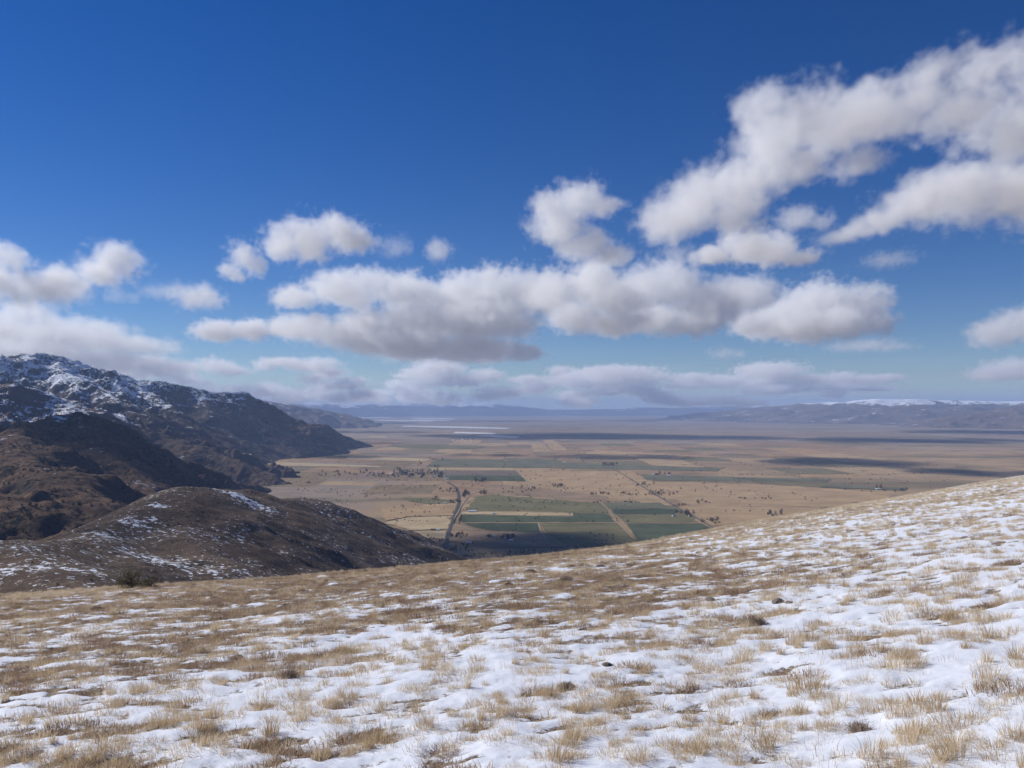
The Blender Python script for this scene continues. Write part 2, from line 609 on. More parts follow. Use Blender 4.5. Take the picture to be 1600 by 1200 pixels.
def knob_ridge():
    st = 8.0
    X, Y = grid(-4300, -850, 1300, 5600, st)
    wx = X + 60 * fbm(X / 350, Y / 350, 4, 14)
    wy = Y + 60 * fbm(X / 350, Y / 350, 4, 18)
    S = [(spine([(-330, 735, 2300), (-150, 715, 2500), (-30, 695, 2700), (40, 664, 2950), (80, 650, 3100), (115, 649, 3200), (155, 656, 3320), (190, 666, 3420), (216, 690, 3560), (255, 712, 3760), (305, 736, 4050), (350, 749, 4250), (392, 756, 4420), (425, 768, 4650)]), .42, .78, 28),
         (spine([(115, 650, 3200), (150, 700, 2850), (215, 742, 2650), (260, 790, 2400)]), .70, .78, 30),
         (spine([(216, 691, 3560), (270, 740, 3500), (330, 770, 3350)]), .6, .75, 30),
         (spine([(40, 665, 2950), (20, 705, 2500), (60, 735, 2150), (100, 742, 2050), (150, 772, 1950), (205, 805, 1800)]), .55, .48, 60),
         (spine([(-200, 740, 2000), (-60, 760, 1800), (40, 800, 1650)]), .5, .5, 60)]
    h, d = massif(wx, wy, S, 22)
    rel = sstep(0, 260, d)
    rg = ridged(X / 420, Y / 420, 6, 31)
    h = h + (rg - .5) * 165 * (.10 + .90 * rel) + fbm(X / 75, Y / 75, 5, 35, .6) * 15 + (ridged(X / 120, Y / 120, 5, 37, .6) - .5) * 40 * (.1 + .9 * rel)
    s, gx, gy = slope_of(h, st)
    n = fbm(X / 220, Y / 220, 5, 41)
    sn = .06 + .55 * n + sstep(260, 480, h) * .24 - sstep(.5, .9, s) * .3 + sstep(-2100, -3000, X) * .18
    rock = sstep(.62, 1.0, s) + .25 * n
    m = terrain_mat('knob_slopes', [(.28, (.060, .040, .030)), (.45, (.120, .078, .052)), (.58, (.185, .118, .076)), (.75, (.125, .088, .06))],
                    1 / 380, 1 / 70, 1 / 14, shrub=((.020, .022, .018), 1 / 15, .55, .66), snow_amp=1.2, snow_scale=1 / 30, bump_d=6, bump_s=.9, rock=(.075, .055, .047))
    tag(link('knob_ridge', grid_mesh('knob_ridge', X, Y, h, [m], {'snow': sn, 'rock': rock}, zmin=-8)), kind='structure')
    return X, Y, h


def spur_ridge():
    st = 10.0
    X, Y = grid(-5200, -1200, 3900, 6900, st)
    wx = X + 70 * fbm(X / 380, Y / 380, 4, 54)
    wy = Y + 70 * fbm(X / 380, Y / 380, 4, 58)
    S = [(spine([(-250, 600, 4700), (-60, 603, 4900), (20, 601, 5100), (70, 612, 5250), (120, 630, 5350), (180, 655, 5450), (235, 680, 5400), (275, 693, 5350), (315, 700, 5250), (345, 712, 5150), (378, 722, 5050), (405, 742, 4950), (425, 764, 4800)]), .40, .60, 26),
         (spine([(120, 631, 5350), (90, 660, 4700), (60, 670, 4300)]), .5, .6, 40),
         (spine([(-60, 604, 4900), (-60, 640, 4300), (-40, 680, 3900)]), .5, .5, 60),
         (spine([(275, 694, 5350), (300, 730, 4900), (320, 745, 4600)]), .55, .6, 30)]
    h, d = massif(wx, wy, S, 25)
    rel = sstep(0, 300, d)
    rg = ridged(X / 480, Y / 480, 6, 61)
    h = h + (rg - .5) * 190 * (.14 + .86 * rel) + fbm(X / 80, Y / 80, 5, 65, .6) * 18 + (ridged(X / 150, Y / 150, 5, 67, .6) - .5) * 55 * (.15 + .85 * rel)
    s, gx, gy = slope_of(h, st)
    n = fbm(X / 300, Y / 300, 5, 71)
    sn = .06 + .45 * n + sstep(220, 440, h) * .52 - sstep(.45, .95, s) * .35
    rock = sstep(.6, 1.0, s) + .3 * n
    m = terrain_mat('spur_slopes', [(.28, (.070, .048, .038)), (.45, (.130, .090, .065)), (.58, (.200, .135, .092)), (.75, (.14, .10, .075))],
                    1 / 500, 1 / 90, 1 / 18, shrub=((.020, .024, .022), 1 / 20, .54, .64), snow_amp=1.3, snow_scale=1 / 45, bump_d=8, bump_s=.9, rock=(.085, .064, .056))
    tag(link('spur_ridge', grid_mesh('spur_ridge', X, Y, h, [m], {'snow': sn, 'rock': rock}, zmin=-8)), kind='structure')
    return X, Y, h


def main_range():
    st = 14.0
    X, Y = grid(-7600, -1500, 5300, 11500, st)
    wx = X + 110 * fbm(X / 600, Y / 600, 4, 74)
    wy = Y + 110 * fbm(X / 600, Y / 600, 4, 78)
    S = [(spine([(-300, 560, 6300), (-120, 553, 6600), (0, 556, 6900), (65, 554, 7050), (90, 563, 7150), (130, 570, 7300), (165, 580, 7400), (200, 597, 7550), (245, 595, 7750), (300, 607, 8000), (345, 611, 8200), (374, 615, 8350), (392, 628, 8500), (420, 640, 8800), (452, 655, 9100), (480, 676, 9300), (510, 691, 9450), (545, 702, 9700)]), .34, .56, 40),
         (spine([(200, 598, 7550), (245, 625, 7000), (290, 655, 6700), (330, 690, 6500)]), .6, .7, 40),
         (spine([(374, 616, 8350), (395, 655, 7900), (430, 690, 7700)]), .7, .8, 40),
         (spine([(90, 564, 7150), (110, 590, 6500), (170, 615, 6200), (230, 650, 6000)]), .5, .62, 40),
         (spine([(300, 608, 8000), (330, 640, 7500), (370, 685, 7200)]), .65, .75, 40)]
    h, d = massif(wx, wy, S, 35)
    rel = sstep(0, 420, d)
    low = .18 + .82 * sstep(120, 600, h)
    rg = ridged(X / 700, Y / 700, 6, 81)
    h = h + (rg - .5) * 320 * (.14 + .86 * rel) * low + fbm(X / 110, Y / 110, 5, 85, .6) * 26 + (ridged(X / 210, Y / 210, 5, 87, .6) - .5) * 95 * (.2 + .8 * rel) * low
    s, gx, gy = slope_of(h, st)
    n = fbm(X / 420, Y / 420, 5, 91)
    lit = -(gx * SUN_DIR.x + gy * SUN_DIR.y)
    sn = .17 + .45 * n + sstep(240, 760, h) * .84 - sstep(.45, 1.0, s) * .40 - sstep(-3000, -2200, X) * .2
    rock = sstep(.55, .95, s) + .35 * n
    m = terrain_mat('range_slopes', [(.28, (.065, .048, .042)), (.45, (.115, .084, .066)), (.58, (.170, .120, .090)), (.75, (.12, .09, .07))],
                    1 / 700, 1 / 120, 1 / 26, shrub=((.022, .027, .030), 1 / 22, .50, .60), snow_amp=1.3, snow_scale=1 / 70, bump_d=12, bump_s=.9, rock=(.080, .064, .060))
    tag(link('main_range', grid_mesh('main_range', X, Y, h, [m], {'snow': sn, 'rock': rock}, zmin=-8)), kind='structure')
    return X, Y, h


def far_hills(name, profile, D, depth, step, seed, stops, snow_lo, snow_hi, snow_add=0., sl=.16, relief=160., mesa=0.):
    S = [(spine([(px, py, D + dd) for px, py, dd in profile]), sl, sl * 1.25, 200 + mesa)]
    x0 = min(p[0] for p in S[0][0]) - depth
    x1 = max(p[0] for p in S[0][0]) + depth
    X, Y = grid(x0, x1, D - depth, D + depth * 1.3, step)
    sc_ = depth / 3.2
    wx = X + .12 * depth * fbm(X / sc_, Y / sc_, 4, seed)
    wy = Y + .12 * depth * fbm(X / sc_, Y / sc_, 4, seed + 4)
    h, d = massif(wx, wy, S, 40)
    h = h + (ridged(X / sc_, Y / sc_, 5, seed + 9) - .55) * relief * (.12 + .88 * sstep(0, depth * .4, d)) + fbm(X / (step * 7), Y / (step * 7), 4, seed + 2) * relief * .10
    s, gx, gy = slope_of(h, step)
    n = fbm(X / (sc_ * .6), Y / (sc_ * .6), 5, seed + 13)
    sn = snow_add + .5 * n + sstep(snow_lo, snow_hi, h) * .6 - sstep(.3, .7, s) * .15
    m = terrain_mat(name + '_slopes', stops, 1 / (sc_ * .5), 1 / (step * 6), 1 / (step * 1.6), shrub=((.03, .034, .034), 1 / (step * 3), .60, .72), snow_amp=.9, snow_scale=1 / (step * 5), bump_d=step, bump_s=.6)
    tag(link(name, grid_mesh(name, X, Y, h, [m], {'snow': sn}, zmin=-10)), kind='structure')


NRX, NRY, NRH = near_ridge()
KX, KY, KH = knob_ridge()
SX, SY, SH = spur_ridge()
MX, MY, MH = main_range()
BRN = [(.3, (.11, .085, .075)), (.5, (.17, .13, .105)), (.7, (.21, .165, .13))]
DRK = [(.3, (.045, .05, .055)), (.5, (.075, .075, .075)), (.7, (.12, .105, .095))]
far_hills('far_range', [(330, 618, 0), (400, 622, 0), (440, 624, 800), (480, 628, 1500), (540, 630, 3000), (600, 632, 4500), (660, 630, 6000), (720, 627, 7500), (770, 631, 8500), (850, 638, 9500)], 44000, 7000, 110, 201, DRK, 300, 800, .12, .14, 260)
far_hills('far_foothills', [(820, 641, 0), (900, 640, 0), (960, 639, 500), (1000, 636.5, 900), (1060, 637.5, 500), (1120, 635, 0), (1180, 633, -500), (1230, 636, -1000)], 52000, 7500, 120, 231, DRK, 330, 800, .22, .12, 220)
far_hills('snowy_mesa', [(1150, 641, 3500), (1220, 633.5, 3000), (1262, 630, 2500), (1300, 628, 2000), (1325, 630, 1500), (1350, 625, 800), (1365, 623.5, 400), (1430, 624, 0), (1500, 626, -300), (1570, 627.5, -800), (1640, 627, -1500), (1800, 624, -3000)], 27500, 4600, 65, 261, BRN, 480, 700, .23, .13, 180, 100)
far_hills('right_bluff', [(1535, 650, 600), (1565, 641, 400), (1595, 635, 0), (1650, 631, -500), (1760, 628, -1500)], 20000, 2600, 45, 291, BRN, 480, 720, .2, .17, 130)
far_hills('left_foothills', [(330, 618, 0), (395, 624, 0), (430, 629, 700), (470, 636, 1400), (520, 644, 2400)], 19000, 2300, 45, 321, BRN, 380, 700, .05, .26, 190)


# ------------------------------------------------------------------ the snowy slope in front
EDGE_PX = np.array([-400, 0, 200, 300, 400, 500, 600, 700, 800, 900, 1000, 1050, 1100, 1200, 1300, 1400, 1500, 1600, 2000.])
EDGE_PY = np.array([955, 930, 916, 911, 905, 897, 889, 880, 872, 861, 849, 838, 829, 810, 793, 776, 758.5, 742, 680.])
EDGE_U = (EDGE_PX - 800) / F
EDGE_E = -(EDGE_PY - 638) / F
EYE = 1.7
_uu = np.linspace(-1.0, 1.0, 401)
_ee = np.interp(_uu, EDGE_U, EDGE_E)
_kern = np.exp(-np.linspace(-2, 2, 17) ** 2)
_ee = np.convolve(np.pad(_ee, 8, mode='edge'), _kern / _kern.sum(), 'valid')
_rsil = np.interp(_uu, [-1, -.62, 0, .15, .3, .62, 1], [40, 40, 44, 55, 85, 140, 180])


def slope_base(x, y):
    yy = np.maximum(y, 5.0)
    u = np.clip(x / yy, -1, 1)
    e = np.interp(u, _uu, _ee)
    rs = np.interp(u, _uu, _rsil)
    k = EYE / rs ** 2
    s = e + 2 * EYE / rs
    z = -EYE + s * yy - k * yy * yy + (y - yy) * (s - .02)
    ov = np.maximum(yy - 1.15 * rs, 0)
    return CAMZ + z - 9e-4 * ov * ov * (1 + 40 / rs)


def snow_field(x, y):
    """>0.5 snow, <0.5 bare"""
    u = x / np.maximum(y, 5)
    a = .16
    xr = x * math.cos(a) + y * math.sin(a)
    yr = -x * math.sin(a) + y * math.cos(a)
    n = .75 * fbm(xr / .95, yr / .46, 5, 401, .66) + .70 * fbm(xr / .42, yr / .19, 3, 421, .6) + .34 * fbm(xr / 3.6, yr / 1.7, 3, 431) + .35 * fbm(x / 14, y / 14, 2, 451)
    cover = np.interp(u, [-.7, -.45, -.2, 0, .2, .4, .62, .8], [.0, .0, .0, .02, .12, .30, .40, .42])
    cover = cover + .16 * sstep(12, 5, y) - .10 * sstep(25, 60, y) * sstep(.5, .1, u)
    cover = cover - .34 * sstep(70, 110, y)
    return .5 + .62 * (n + cover)


def slope_height(x, y, with_snow=True):
    z = slope_base(x, y)
    z = z + .10 * fbm(x / 3.2, y / 3.2, 3, 471) * sstep(0, 6, y + 4) + .028 * fbm(x / .8, y / .8, 3, 481)
    if with_snow:
        s = snow_field(x, y)
        z = z + .022 * sstep(.40, .70, s) + .018 * sstep(.6, 1.0, s) - .02 * sstep(.5, .2, s) * np.abs(fbm(x / .22, y / .22, 2, 491))
    return z


def slope_material():
    m, t, b = new_mat('snow_and_turf', .9, .2)
    s = t.attr('snow')
    s = t.M('ADD', s, t.M('MULTIPLY', t.M('SUBTRACT', t.noise(6.0, 6, .75), .5), .75))
    s = t.M('ADD', s, t.M('MULTIPLY', t.M('SUBTRACT', t.noise(38, 4, .7), .5), .22))
    mask = t.sm(.46, .56, s)
    # bare ground: dark gravelly soil and straw litter
    vor = t.nd('ShaderNodeTexVoronoi')
    t.put(vor.inputs['Vector'], t.P())
    vor.inputs['Scale'].default_value = 42
    peb = t.ramp(vor.outputs['Color'], [(.0, (.075, .056, .042)), (.45, (.15, .112, .08)), (.8, (.25, .195, .145)), (1., (.42, .36, .29))])
    soil = t.mix(t.sm(.35, .65, t.noise(1.3, 5, .65)), peb, t.ramp(t.noise(26, 5, .8), [(.3, (.12, .085, .055)), (.5, (.27, .20, .125)), (.7, (.42, .33, .22))]))
    soil = t.mix(t.M('MULTIPLY', t.sm(.45, .7, t.noise(3.7, 4, .6, off=20)), .6), soil, (.115, .075, .052))
    sn = t.mix(t.sm(.45, .75, t.noise(2.1, 4, .6)), (.72, .745, .80), (.66, .69, .75))
    thin = t.sm(.80, .52, s)     # grass litter showing through thin snow
    sn = t.mix(t.M('MULTIPLY', t.M('MULTIPLY', thin, t.sm(.52, .66, t.noise(60, 3, .8))), .5), sn, (.36, .28, .19))
    t.put(b.inputs['Base Color'], t.mix(mask, soil, sn))
    t.put(b.inputs['Roughness'], t.M('SUBTRACT', .95, t.M('MULTIPLY', mask, .35)))
    hb = t.M('ADD', t.M('MULTIPLY', mask, .5), t.M('MULTIPLY', t.M('SUBTRACT', 1, mask), t.M('SUBTRACT', .5, vor.outputs['Distance'])))
    hs_ = t.M('ADD', t.noise(5, 6, .6), t.M('MULTIPLY', t.noise(1.8, 4, .6, vec=t.scaled((.6, 1.8, 1))), 1.6))
    bump(t, b, t.M('ADD', hb, t.M('MULTIPLY', hs_, .9)), .55, .03)
    return m


def build_slope():
    rows = np.concatenate([np.linspace(-4, 2.2, 24), np.geomspace(2.4, 150, 520), np.geomspace(154, 1300, 70)])
    us = np.linspace(-1, 1, 640)
    us = .80 * us + .12 * us ** 3
    U, Y = np.meshgrid(us, rows)
    X = U * np.maximum(Y, 5.0)
    Z = slope_height(X, Y)
    me = grid_mesh('foreground_slope', X, Y, Z, [slope_material()], {'snow': snow_field(X, Y)}, zmin=-30)
    tag(link('foreground_slope', me), kind='structure')


build_slope()


# ------------------------------------------------------------------ grass, shrubs and stones on the slope
def leafy_mat(name, stops, rough=.9):
    """colour varies from plant to plant and along the blades"""
    m, t, b = new_mat(name, rough, .1)
    oi = t.nd('ShaderNodeObjectInfo')
    r = t.M('ADD', t.M('MULTIPLY', oi.outputs['Random'], .55), t.M('MULTIPLY', t.attr('tone'), .45))
    t.put(b.inputs['Base Color'], t.ramp(r, stops))
    tr = t.nd('ShaderNodeBsdfTranslucent')
    t.put(tr.inputs['Color'], t.ramp(r, stops))
    mx = t.nd('ShaderNodeMixShader')
    mx.inputs[0].default_value = .35
    out = m.node_tree.nodes['Material Output']
    t.put(mx.inputs[1], b.outputs[0])
    t.put(mx.inputs[2], tr.outputs[0])
    t.put(out.inputs[0], mx.outputs[0])
    return m


STRAW = leafy_mat('straw_blades', [(.0, (.50, .37, .22)), (.4, (.67, .525, .34)), (.7, (.78, .645, .45)), (1., (.84, .74, .575))])
TURF = leafy_mat('brown_turf_blades', [(.0, (.24, .155, .10)), (.4, (.43, .305, .205)), (.7, (.59, .445, .31)), (1., (.70, .57, .43))])
TWIG = leafy_mat('grey_twigs', [(.0, (.19, .135, .10)), (.4, (.33, .25, .19)), (.7, (.45, .36, .28)), (1., (.56, .47, .39))])


def blades(n, R, hmin, hmax, lean, wid, seed, dome=0.0, segs=2, wind=(.10, -.03)):
    """n tapering, bending blades rooted inside radius R"""
    r = np.random.RandomState(seed)
    V, Fc, T = [], [], []
    for i in range(n):
        a = r.rand() * 2 * math.pi
        q = math.sqrt(r.rand()) * R
        bx, by = q * math.cos(a), q * math.sin(a)
        h = r.uniform(hmin, hmax) * (1 - .45 * (q / R) ** 2)
        z0 = dome * (1 - (q / R) ** 2) - .02
        oa = a + r.normal() * .8
        ln = lean * (.25 + q / R) * r.uniform(.4, 1.3) * h
        dx, dy = ln * math.cos(oa) + wind[0] * h, ln * math.sin(oa) + wind[1] * h
        wa = r.rand() * math.pi
        w_ = wid * r.uniform(.6, 1.3)
        wx, wy = w_ * math.cos(wa), w_ * math.sin(wa)
        tone = r.rand()
        b0 = len(V)
        for s in range(segs):
            f = s / segs
            k = 1 - .55 * f
            cx, cy_ = bx + dx * f * f, by + dy * f * f
            V += [(cx - wx * k, cy_ - wy * k, z0 + h * f), (cx + wx * k, cy_ + wy * k, z0 + h * f)]
            T += [tone * (.5 + .5 * f)] * 2
        V.append((bx + dx, by + dy, z0 + h * (1 - .15 * lean)))
        T.append(tone)
        for s in range(segs - 1):
            p = b0 + 2 * s
            Fc += [(p, p + 1, p + 3), (p, p + 3, p + 2)]
        p = b0 + 2 * (segs - 1)
        Fc.append((p, p + 1, p + 2))
    return V, Fc, T


def blade_mesh(name, mat, *a, **k):
    V, Fc, T = blades(*a, **k)
    me = mesh_np(name, V, Fc, [mat])
    fattr(me, 'tone', T)
    return me


def twig_mesh(name, mat, n, R, h, seed, wid=.004):
    """a low cushion of short branching twigs with tiny leaf flakes"""
    r = np.random.RandomState(seed)
    V, Fc, T = [], [], []

    def tri(p, q, w_, tone):
        d = np.cross(q - p, r.normal(size=3))
        d = d / (np.linalg.norm(d) + 1e-9) * w_
        b0 = len(V)
        V.extend([tuple(p - d), tuple(p + d), tuple(q + d * .4), tuple(q - d * .4)])
        T.extend([tone] * 4)
        Fc.extend([(b0, b0 + 1, b0 + 2), (b0, b0 + 2, b0 + 3)])
    for i in range(n):
        a = r.rand() * 2 * math.pi
        el = math.acos(r.rand() ** .7)
        d = np.array([math.sin(el) * math.cos(a), math.sin(el) * math.sin(a), math.cos(el)])
        root = np.array([d[0] * R * .25, d[1] * R * .25, -.02])
        tip = np.array([d[0] * R, d[1] * R, d[2] * h]) * r.uniform(.7, 1.05)
        tone = r.rand()
        tri(root, tip, wid, tone * .5)
        for k in range(3):
            p = root + (tip - root) * r.uniform(.45, .95)
            q = p + r.normal(size=3) * R * .14 + np.array([0, 0, h * .12])
            tri(p, q, wid * r.uniform(.8, 1.8), tone)
    me = mesh_np(name, V, Fc, [mat])
    fattr(me, 'tone', T)
    return me


TALL = [blade_mesh('bunchgrass', STRAW, 120 + 16 * i, .055 + .014 * i, .10, .25, .50, .0021, 30 + i) for i in range(6)]
WIDE = [blade_mesh('spreading_grass', STRAW, 210 + 20 * i, .13 + .02 * i, .05, .14, .8, .0022, 50 + i, dome=.02) for i in range(5)]
MATS = [blade_mesh('turf_mat', TURF, 300, .15 + .025 * i, .03, .085, .9, .0024, 70 + i, dome=.025) for i in range(5)]
CUSH = [twig_mesh('twig_cushion', TWIG, 260, .13 + .02 * i, .085 + .015 * i, 90 + i, .0025) for i in range(4)]
FUZZ = [blade_mesh('fine_straw', STRAW, 70, .06 + .02 * i, .045, .12, .7, .0024, 120 + i) for i in range(4)]
HAIR = [blade_mesh('thin_stalks', STRAW, 14, .10, .08, .20, .45, .0014, 110 + i) for i in range(3)]


def stone_mesh(name, seed, mat, sub=2, flat=.48):
    import bmesh
    bm = bmesh.new()
    bmesh.ops.create_icosphere(bm, subdivisions=sub, radius=1)
    r = np.random.RandomState(seed)
    pl = [(Vector(r.normal(size=3)).normalized(), r.uniform(.55, .9)) for _ in range(9)]
    for v in bm.verts:
        for nrm, dd in pl:
            q = v.co.dot(nrm)
            if q > dd:
                v.co -= nrm * (q - dd)
        v.co.z *= flat
    me = bpy.data.meshes.new(name)
    bm.to_mesh(me)
    bm.free()
    me.materials.append(mat)
    return me


ROCK = flat_mat('dark_lichen_rock', (.19, .155, .135), .5, 14, .9)
PEB = None


def pebble_mat():
    m, t, b = new_mat('pebbles', .85, .2)
    oi = t.nd('ShaderNodeObjectInfo')
    t.put(b.inputs['Base Color'], t.ramp(oi.outputs['Random'], [(0, (.05, .038, .030)), (.5, (.13, .098, .072)), (.85, (.24, .19, .145)), (1., (.42, .37, .31))]))
    return m


PEB = pebble_mat()
PEBS = [stone_mesh('pebble', 130 + i, PEB, 1, .6) for i in range(4)]

rs = np.random.RandomState(99)


def scatter(n, y0, y1, umax=.70, pw=1.0):
    """random points on the slope between depths y0 and y1 (pw 1: even per square metre)"""
    t = rs.rand(n)
    e = 1 + pw
    y = (y0 ** e + t * (y1 ** e - y0 ** e)) ** (1 / e)
    x = rs.uniform(-umax, umax, n) * np.maximum(y, 4)
    return x, y


def stuff_instances(name, meshes, x, y, scale, sink=0.0, kind='stuff', label=None):
    """uncountable ground cover: one object whose modifier stands the plant meshes on its points"""
    col = bpy.data.collections.new(name + '_kinds')
    for i, me in enumerate(meshes):
        col.objects.link(bpy.data.objects.new('%s_kind_%02d' % (name, i), me))
    z = slope_height(x, y) - sink
    me = bpy.data.meshes.new(name)
    me.vertices.add(len(x))
    me.vertices.foreach_set('co', np.stack([x, y, z], -1).astype(np.float32).ravel())
    fattr(me, 'size', scale)
    fattr(me, 'turn', rs.rand(len(x)) * 2 * math.pi)
    fattr(me, 'pick', rs.randint(0, len(meshes), len(x)))
    fattr(me, 'tip', rs.normal(size=len(x)) * .10)
    o = link(name, me)
    ng = bpy.data.node_groups.new(name, 'GeometryNodeTree')
    ng.interface.new_socket('Geometry', in_out='INPUT', socket_type='NodeSocketGeometry')
    ng.interface.new_socket('Geometry', in_out='OUTPUT', socket_type='NodeSocketGeometry')
    t = NT(ng)
    gi = t.nd('NodeGroupInput')
    go = t.nd('NodeGroupOutput')

    def na(nm):
        q = t.nd('GeometryNodeInputNamedAttribute', data_type='FLOAT')
        q.inputs[0].default_value = nm
        return q.outputs[0]
    ci = t.nd('GeometryNodeCollectionInfo')
    ci.inputs[0].default_value = col
    ci.inputs['Separate Children'].default_value = True
    ci.inputs['Reset Children'].default_value = True
    ip = t.nd('GeometryNodeInstanceOnPoints')
    t.put(ip.inputs['Points'], gi.outputs[0])
    t.put(ip.inputs['Instance'], ci.outputs[0])
    ip.inputs['Pick Instance'].default_value = True
    t.put(ip.inputs['Instance Index'], na('pick'))
    cx = t.nd('ShaderNodeCombineXYZ')
    t.put(cx.inputs[0], na('tip'))
    t.put(cx.inputs[2], na('turn'))
    t.put(ip.inputs['Rotation'], cx.outputs[0])
    t.put(ip.inputs['Scale'], na('size'))
    t.put(go.inputs[0], ip.outputs[0])
    o.modifiers.new('scatter', 'NODES').node_group = ng
    tag(o, label, None, None, kind)
    return o


def clumpy(x, y, s, seed):
    return fbm(x / s, y / s, 3, seed)


def cover_slope():
    # turf mats wherever the snow is off
    x, y = scatter(34000, 3.2, 62, pw=.45)
    s = snow_field(x, y)
    k = (s < .50 + .05 * rs.normal(size=len(x))) & (clumpy(x, y, .9, 611) > -.45)
    stuff_instances('dry_turf', MATS, x[k], y[k], rs.uniform(.6, 1.25, k.sum()) * (1 + y[k] / 110), .01)
    # straw grass at the edges of the snow and through it
    x, y = scatter(36000, 3.2, 75, pw=.5)
    s = snow_field(x, y)
    g = clumpy(x, y, 1.6, 621) + .5 * clumpy(x, y, .45, 625)
    p = np.interp(s, [.0, .35, .5, .62, .8, 1.2], [.12, .32, .62, .42, .22, .08])
    k = rs.rand(len(x)) < p * np.clip(.55 + 1.7 * g, 0, 2)
    stuff_instances('straw_grass', WIDE + TALL[:3], x[k], y[k], rs.uniform(.40, .95, k.sum()) * (1 + y[k] / 110), .01)
    # far edge of the slope: longer pale grass against the valley
    x, y = scatter(26000, 28, 190, pw=.8)
    s = snow_field(x, y)
    k = rs.rand(len(x)) < np.interp(s, [.3, .5, .62, 1.0], [.55, .45, .10, .05])
    stuff_instances('far_straw_grass', WIDE + TALL[:2], x[k], y[k], rs.uniform(.7, 1.5, k.sum()), .01)
    x, y = scatter(100000, 3.2, 95, pw=.4)
    s = snow_field(x, y)
    g = clumpy(x, y, .7, 661) + .6 * clumpy(x, y, 2.2, 665)
    k = rs.rand(len(x)) < np.interp(s, [.2, .5, .6, .8, 1.1], [.42, .55, .40, .26, .13]) * np.clip(.55 + 2.4 * g, 0, 2)
    stuff_instances('fine_straw', FUZZ, x[k], y[k], rs.uniform(.5, 1.25, k.sum()) * (1 + y[k] / 80), .005)
    # thin single stalks poking out of the snow
    x, y = scatter(5000, 3.2, 22, pw=.4)
    k = (snow_field(x, y) > .5) & (clumpy(x, y, 1.1, 631) > .0)
    stuff_instances('thin_stalks', HAIR, x[k], y[k], rs.uniform(.5, 1.1, k.sum()), 0)
    # cushions
    x, y = scatter(2600, 3.2, 48, pw=.5)
    s = snow_field(x, y)
    k = (rs.rand(len(x)) < np.interp(s, [.2, .5, .7, 1.0], [.2, .14, .0, .0])) & (clumpy(x, y, 1.4, 641) > .12)
    stuff_instances('twig_cushions', CUSH, x[k], y[k], rs.uniform(.55, 1.25, k.sum()), .01)
    x, y = scatter(16000, 3.2, 17, pw=.3)
    k = (snow_field(x, y) < .45) & (clumpy(x, y, .8, 651) > -.15)
    stuff_instances('gravel', PEBS, x[k], y[k], rs.uniform(.007, .022, k.sum()) * (1 + y[k] / 20), .0)


cover_slope()


def slope_point(px, py):
    """where the line of sight through a photograph pixel meets the snowy slope"""
    r = ray(px, py)
    r = r / r.y
    ys = np.geomspace(2.5, 220, 3000)
    zs = slope_height(r.x * ys, ys)
    hit = np.nonzero(CAMZ + r.z * ys < zs)[0]
    if not len(hit):
        return None
    y = ys[hit[0]]
    return Vector((r.x * y, y, float(zs[hit[0]])))


def plant_tufts():
    """the tufts that stand out one by one on the snow"""
    spots = []
    r = random.Random(17)
    named = [(1437, 1150, 'W', 1.5), (1395, 1045, 'W', 1.7), (1195, 1172, 'T', 1.25), (1168, 990, 'T', 1.2), (1262, 1000, 'T', 1.4), (1105, 975, 'W', 1.6),
             (1270, 1080, 'W', 1.8), (1375, 1018, 'T', 1.3), (1435, 1098, 'T', 1.1), (1365, 1182, 'T', 1.2), (1490, 1185, 'T', 1.4), (985, 1095, 'W', 1.5),
             (885, 1075, 'C', 1.0), (320, 1140, 'T', 1.35), (305, 1170, 'W', 1.5), (450, 1060, 'C', 1.0), (535, 970, 'T', 1.2), (1040, 1010, 'T', 1.2), (915, 1035, 'W', 1.2),
             (1090, 950, 'W', 1.4), (1480, 970, 'T', 1.2), (1535, 970, 'T', 1.3), (1510, 905, 'W', 1.6), (1430, 1040, 'T', 1.1), (1020, 990, 'W', 1.2), (1550, 1060, 'W', 1.4),
             (1150, 1090, 'T', .9), (1585, 1150, 'T', 1.1), (700, 1180, 'T', 1.0), (1110, 1150, 'T', .8), (1255, 1140, 'T', .9), (960, 1165, 'T', .8)]
    for px, py, k, s in named:
        spots.append((px, py, k, s))
    tries = 0
    while len(spots) < 250 and tries < 6000:
        tries += 1
        px = r.uniform(-10, 1610)
        py = 880 + 330 * r.random() ** .75
        if px < 650 and r.random() < .6:
            continue
        p = slope_point(px, py)
        if p is None or p.y > 30:
            continue
        s = float(snow_field(np.array([p.x]), np.array([p.y]))[0])
        if s < .47 or clumpy(np.array([p.x]), np.array([p.y]), 1.5, 661)[0] < -.12:
            continue
        spots.append((px, py, r.choice('TTTTWWWWWW'), r.uniform(.55, 1.1)))
    words = {'T': ('grass_tuft', 'tall straw tuft in snow', 'grass tuft', 'tall straw tufts in the snow'),
             'W': ('spreading_tuft', 'low pale spreading tuft', 'grass tuft', 'low spreading tufts in the snow'),
             'C': ('twig_cushion', 'brown-grey twiggy cushion', 'shrub', 'twiggy cushion plants in the snow')}
    for i, (px, py, k, s) in enumerate(spots):
        p = slope_point(px, py)
        if p is None:
            continue
        ms = {'T': TALL, 'W': WIDE, 'C': CUSH}[k]
        nm, lab, cat, grp = words[k]
        where = ('left third', 'middle third', 'right third')[int(min(2, max(0, px // 533.4)))] + ' of the slope, ' + ('by the bottom edge' if py > 1100 else 'half way up' if py > 990 else 'near its crest')
        lab, grp = lab + ', ' + where, grp + ', ' + where
        o = link(nm, ms[i % len(ms)])
        o.location = p - Vector((0, 0, .012))
        o.rotation_euler = (r.gauss(0, .08), r.gauss(0, .08), r.uniform(0, 6.28))
        s *= .74
        o.scale = (s, s, s * r.uniform(.9, 1.15))
        tag(o, lab, cat, grp)


plant_tufts()

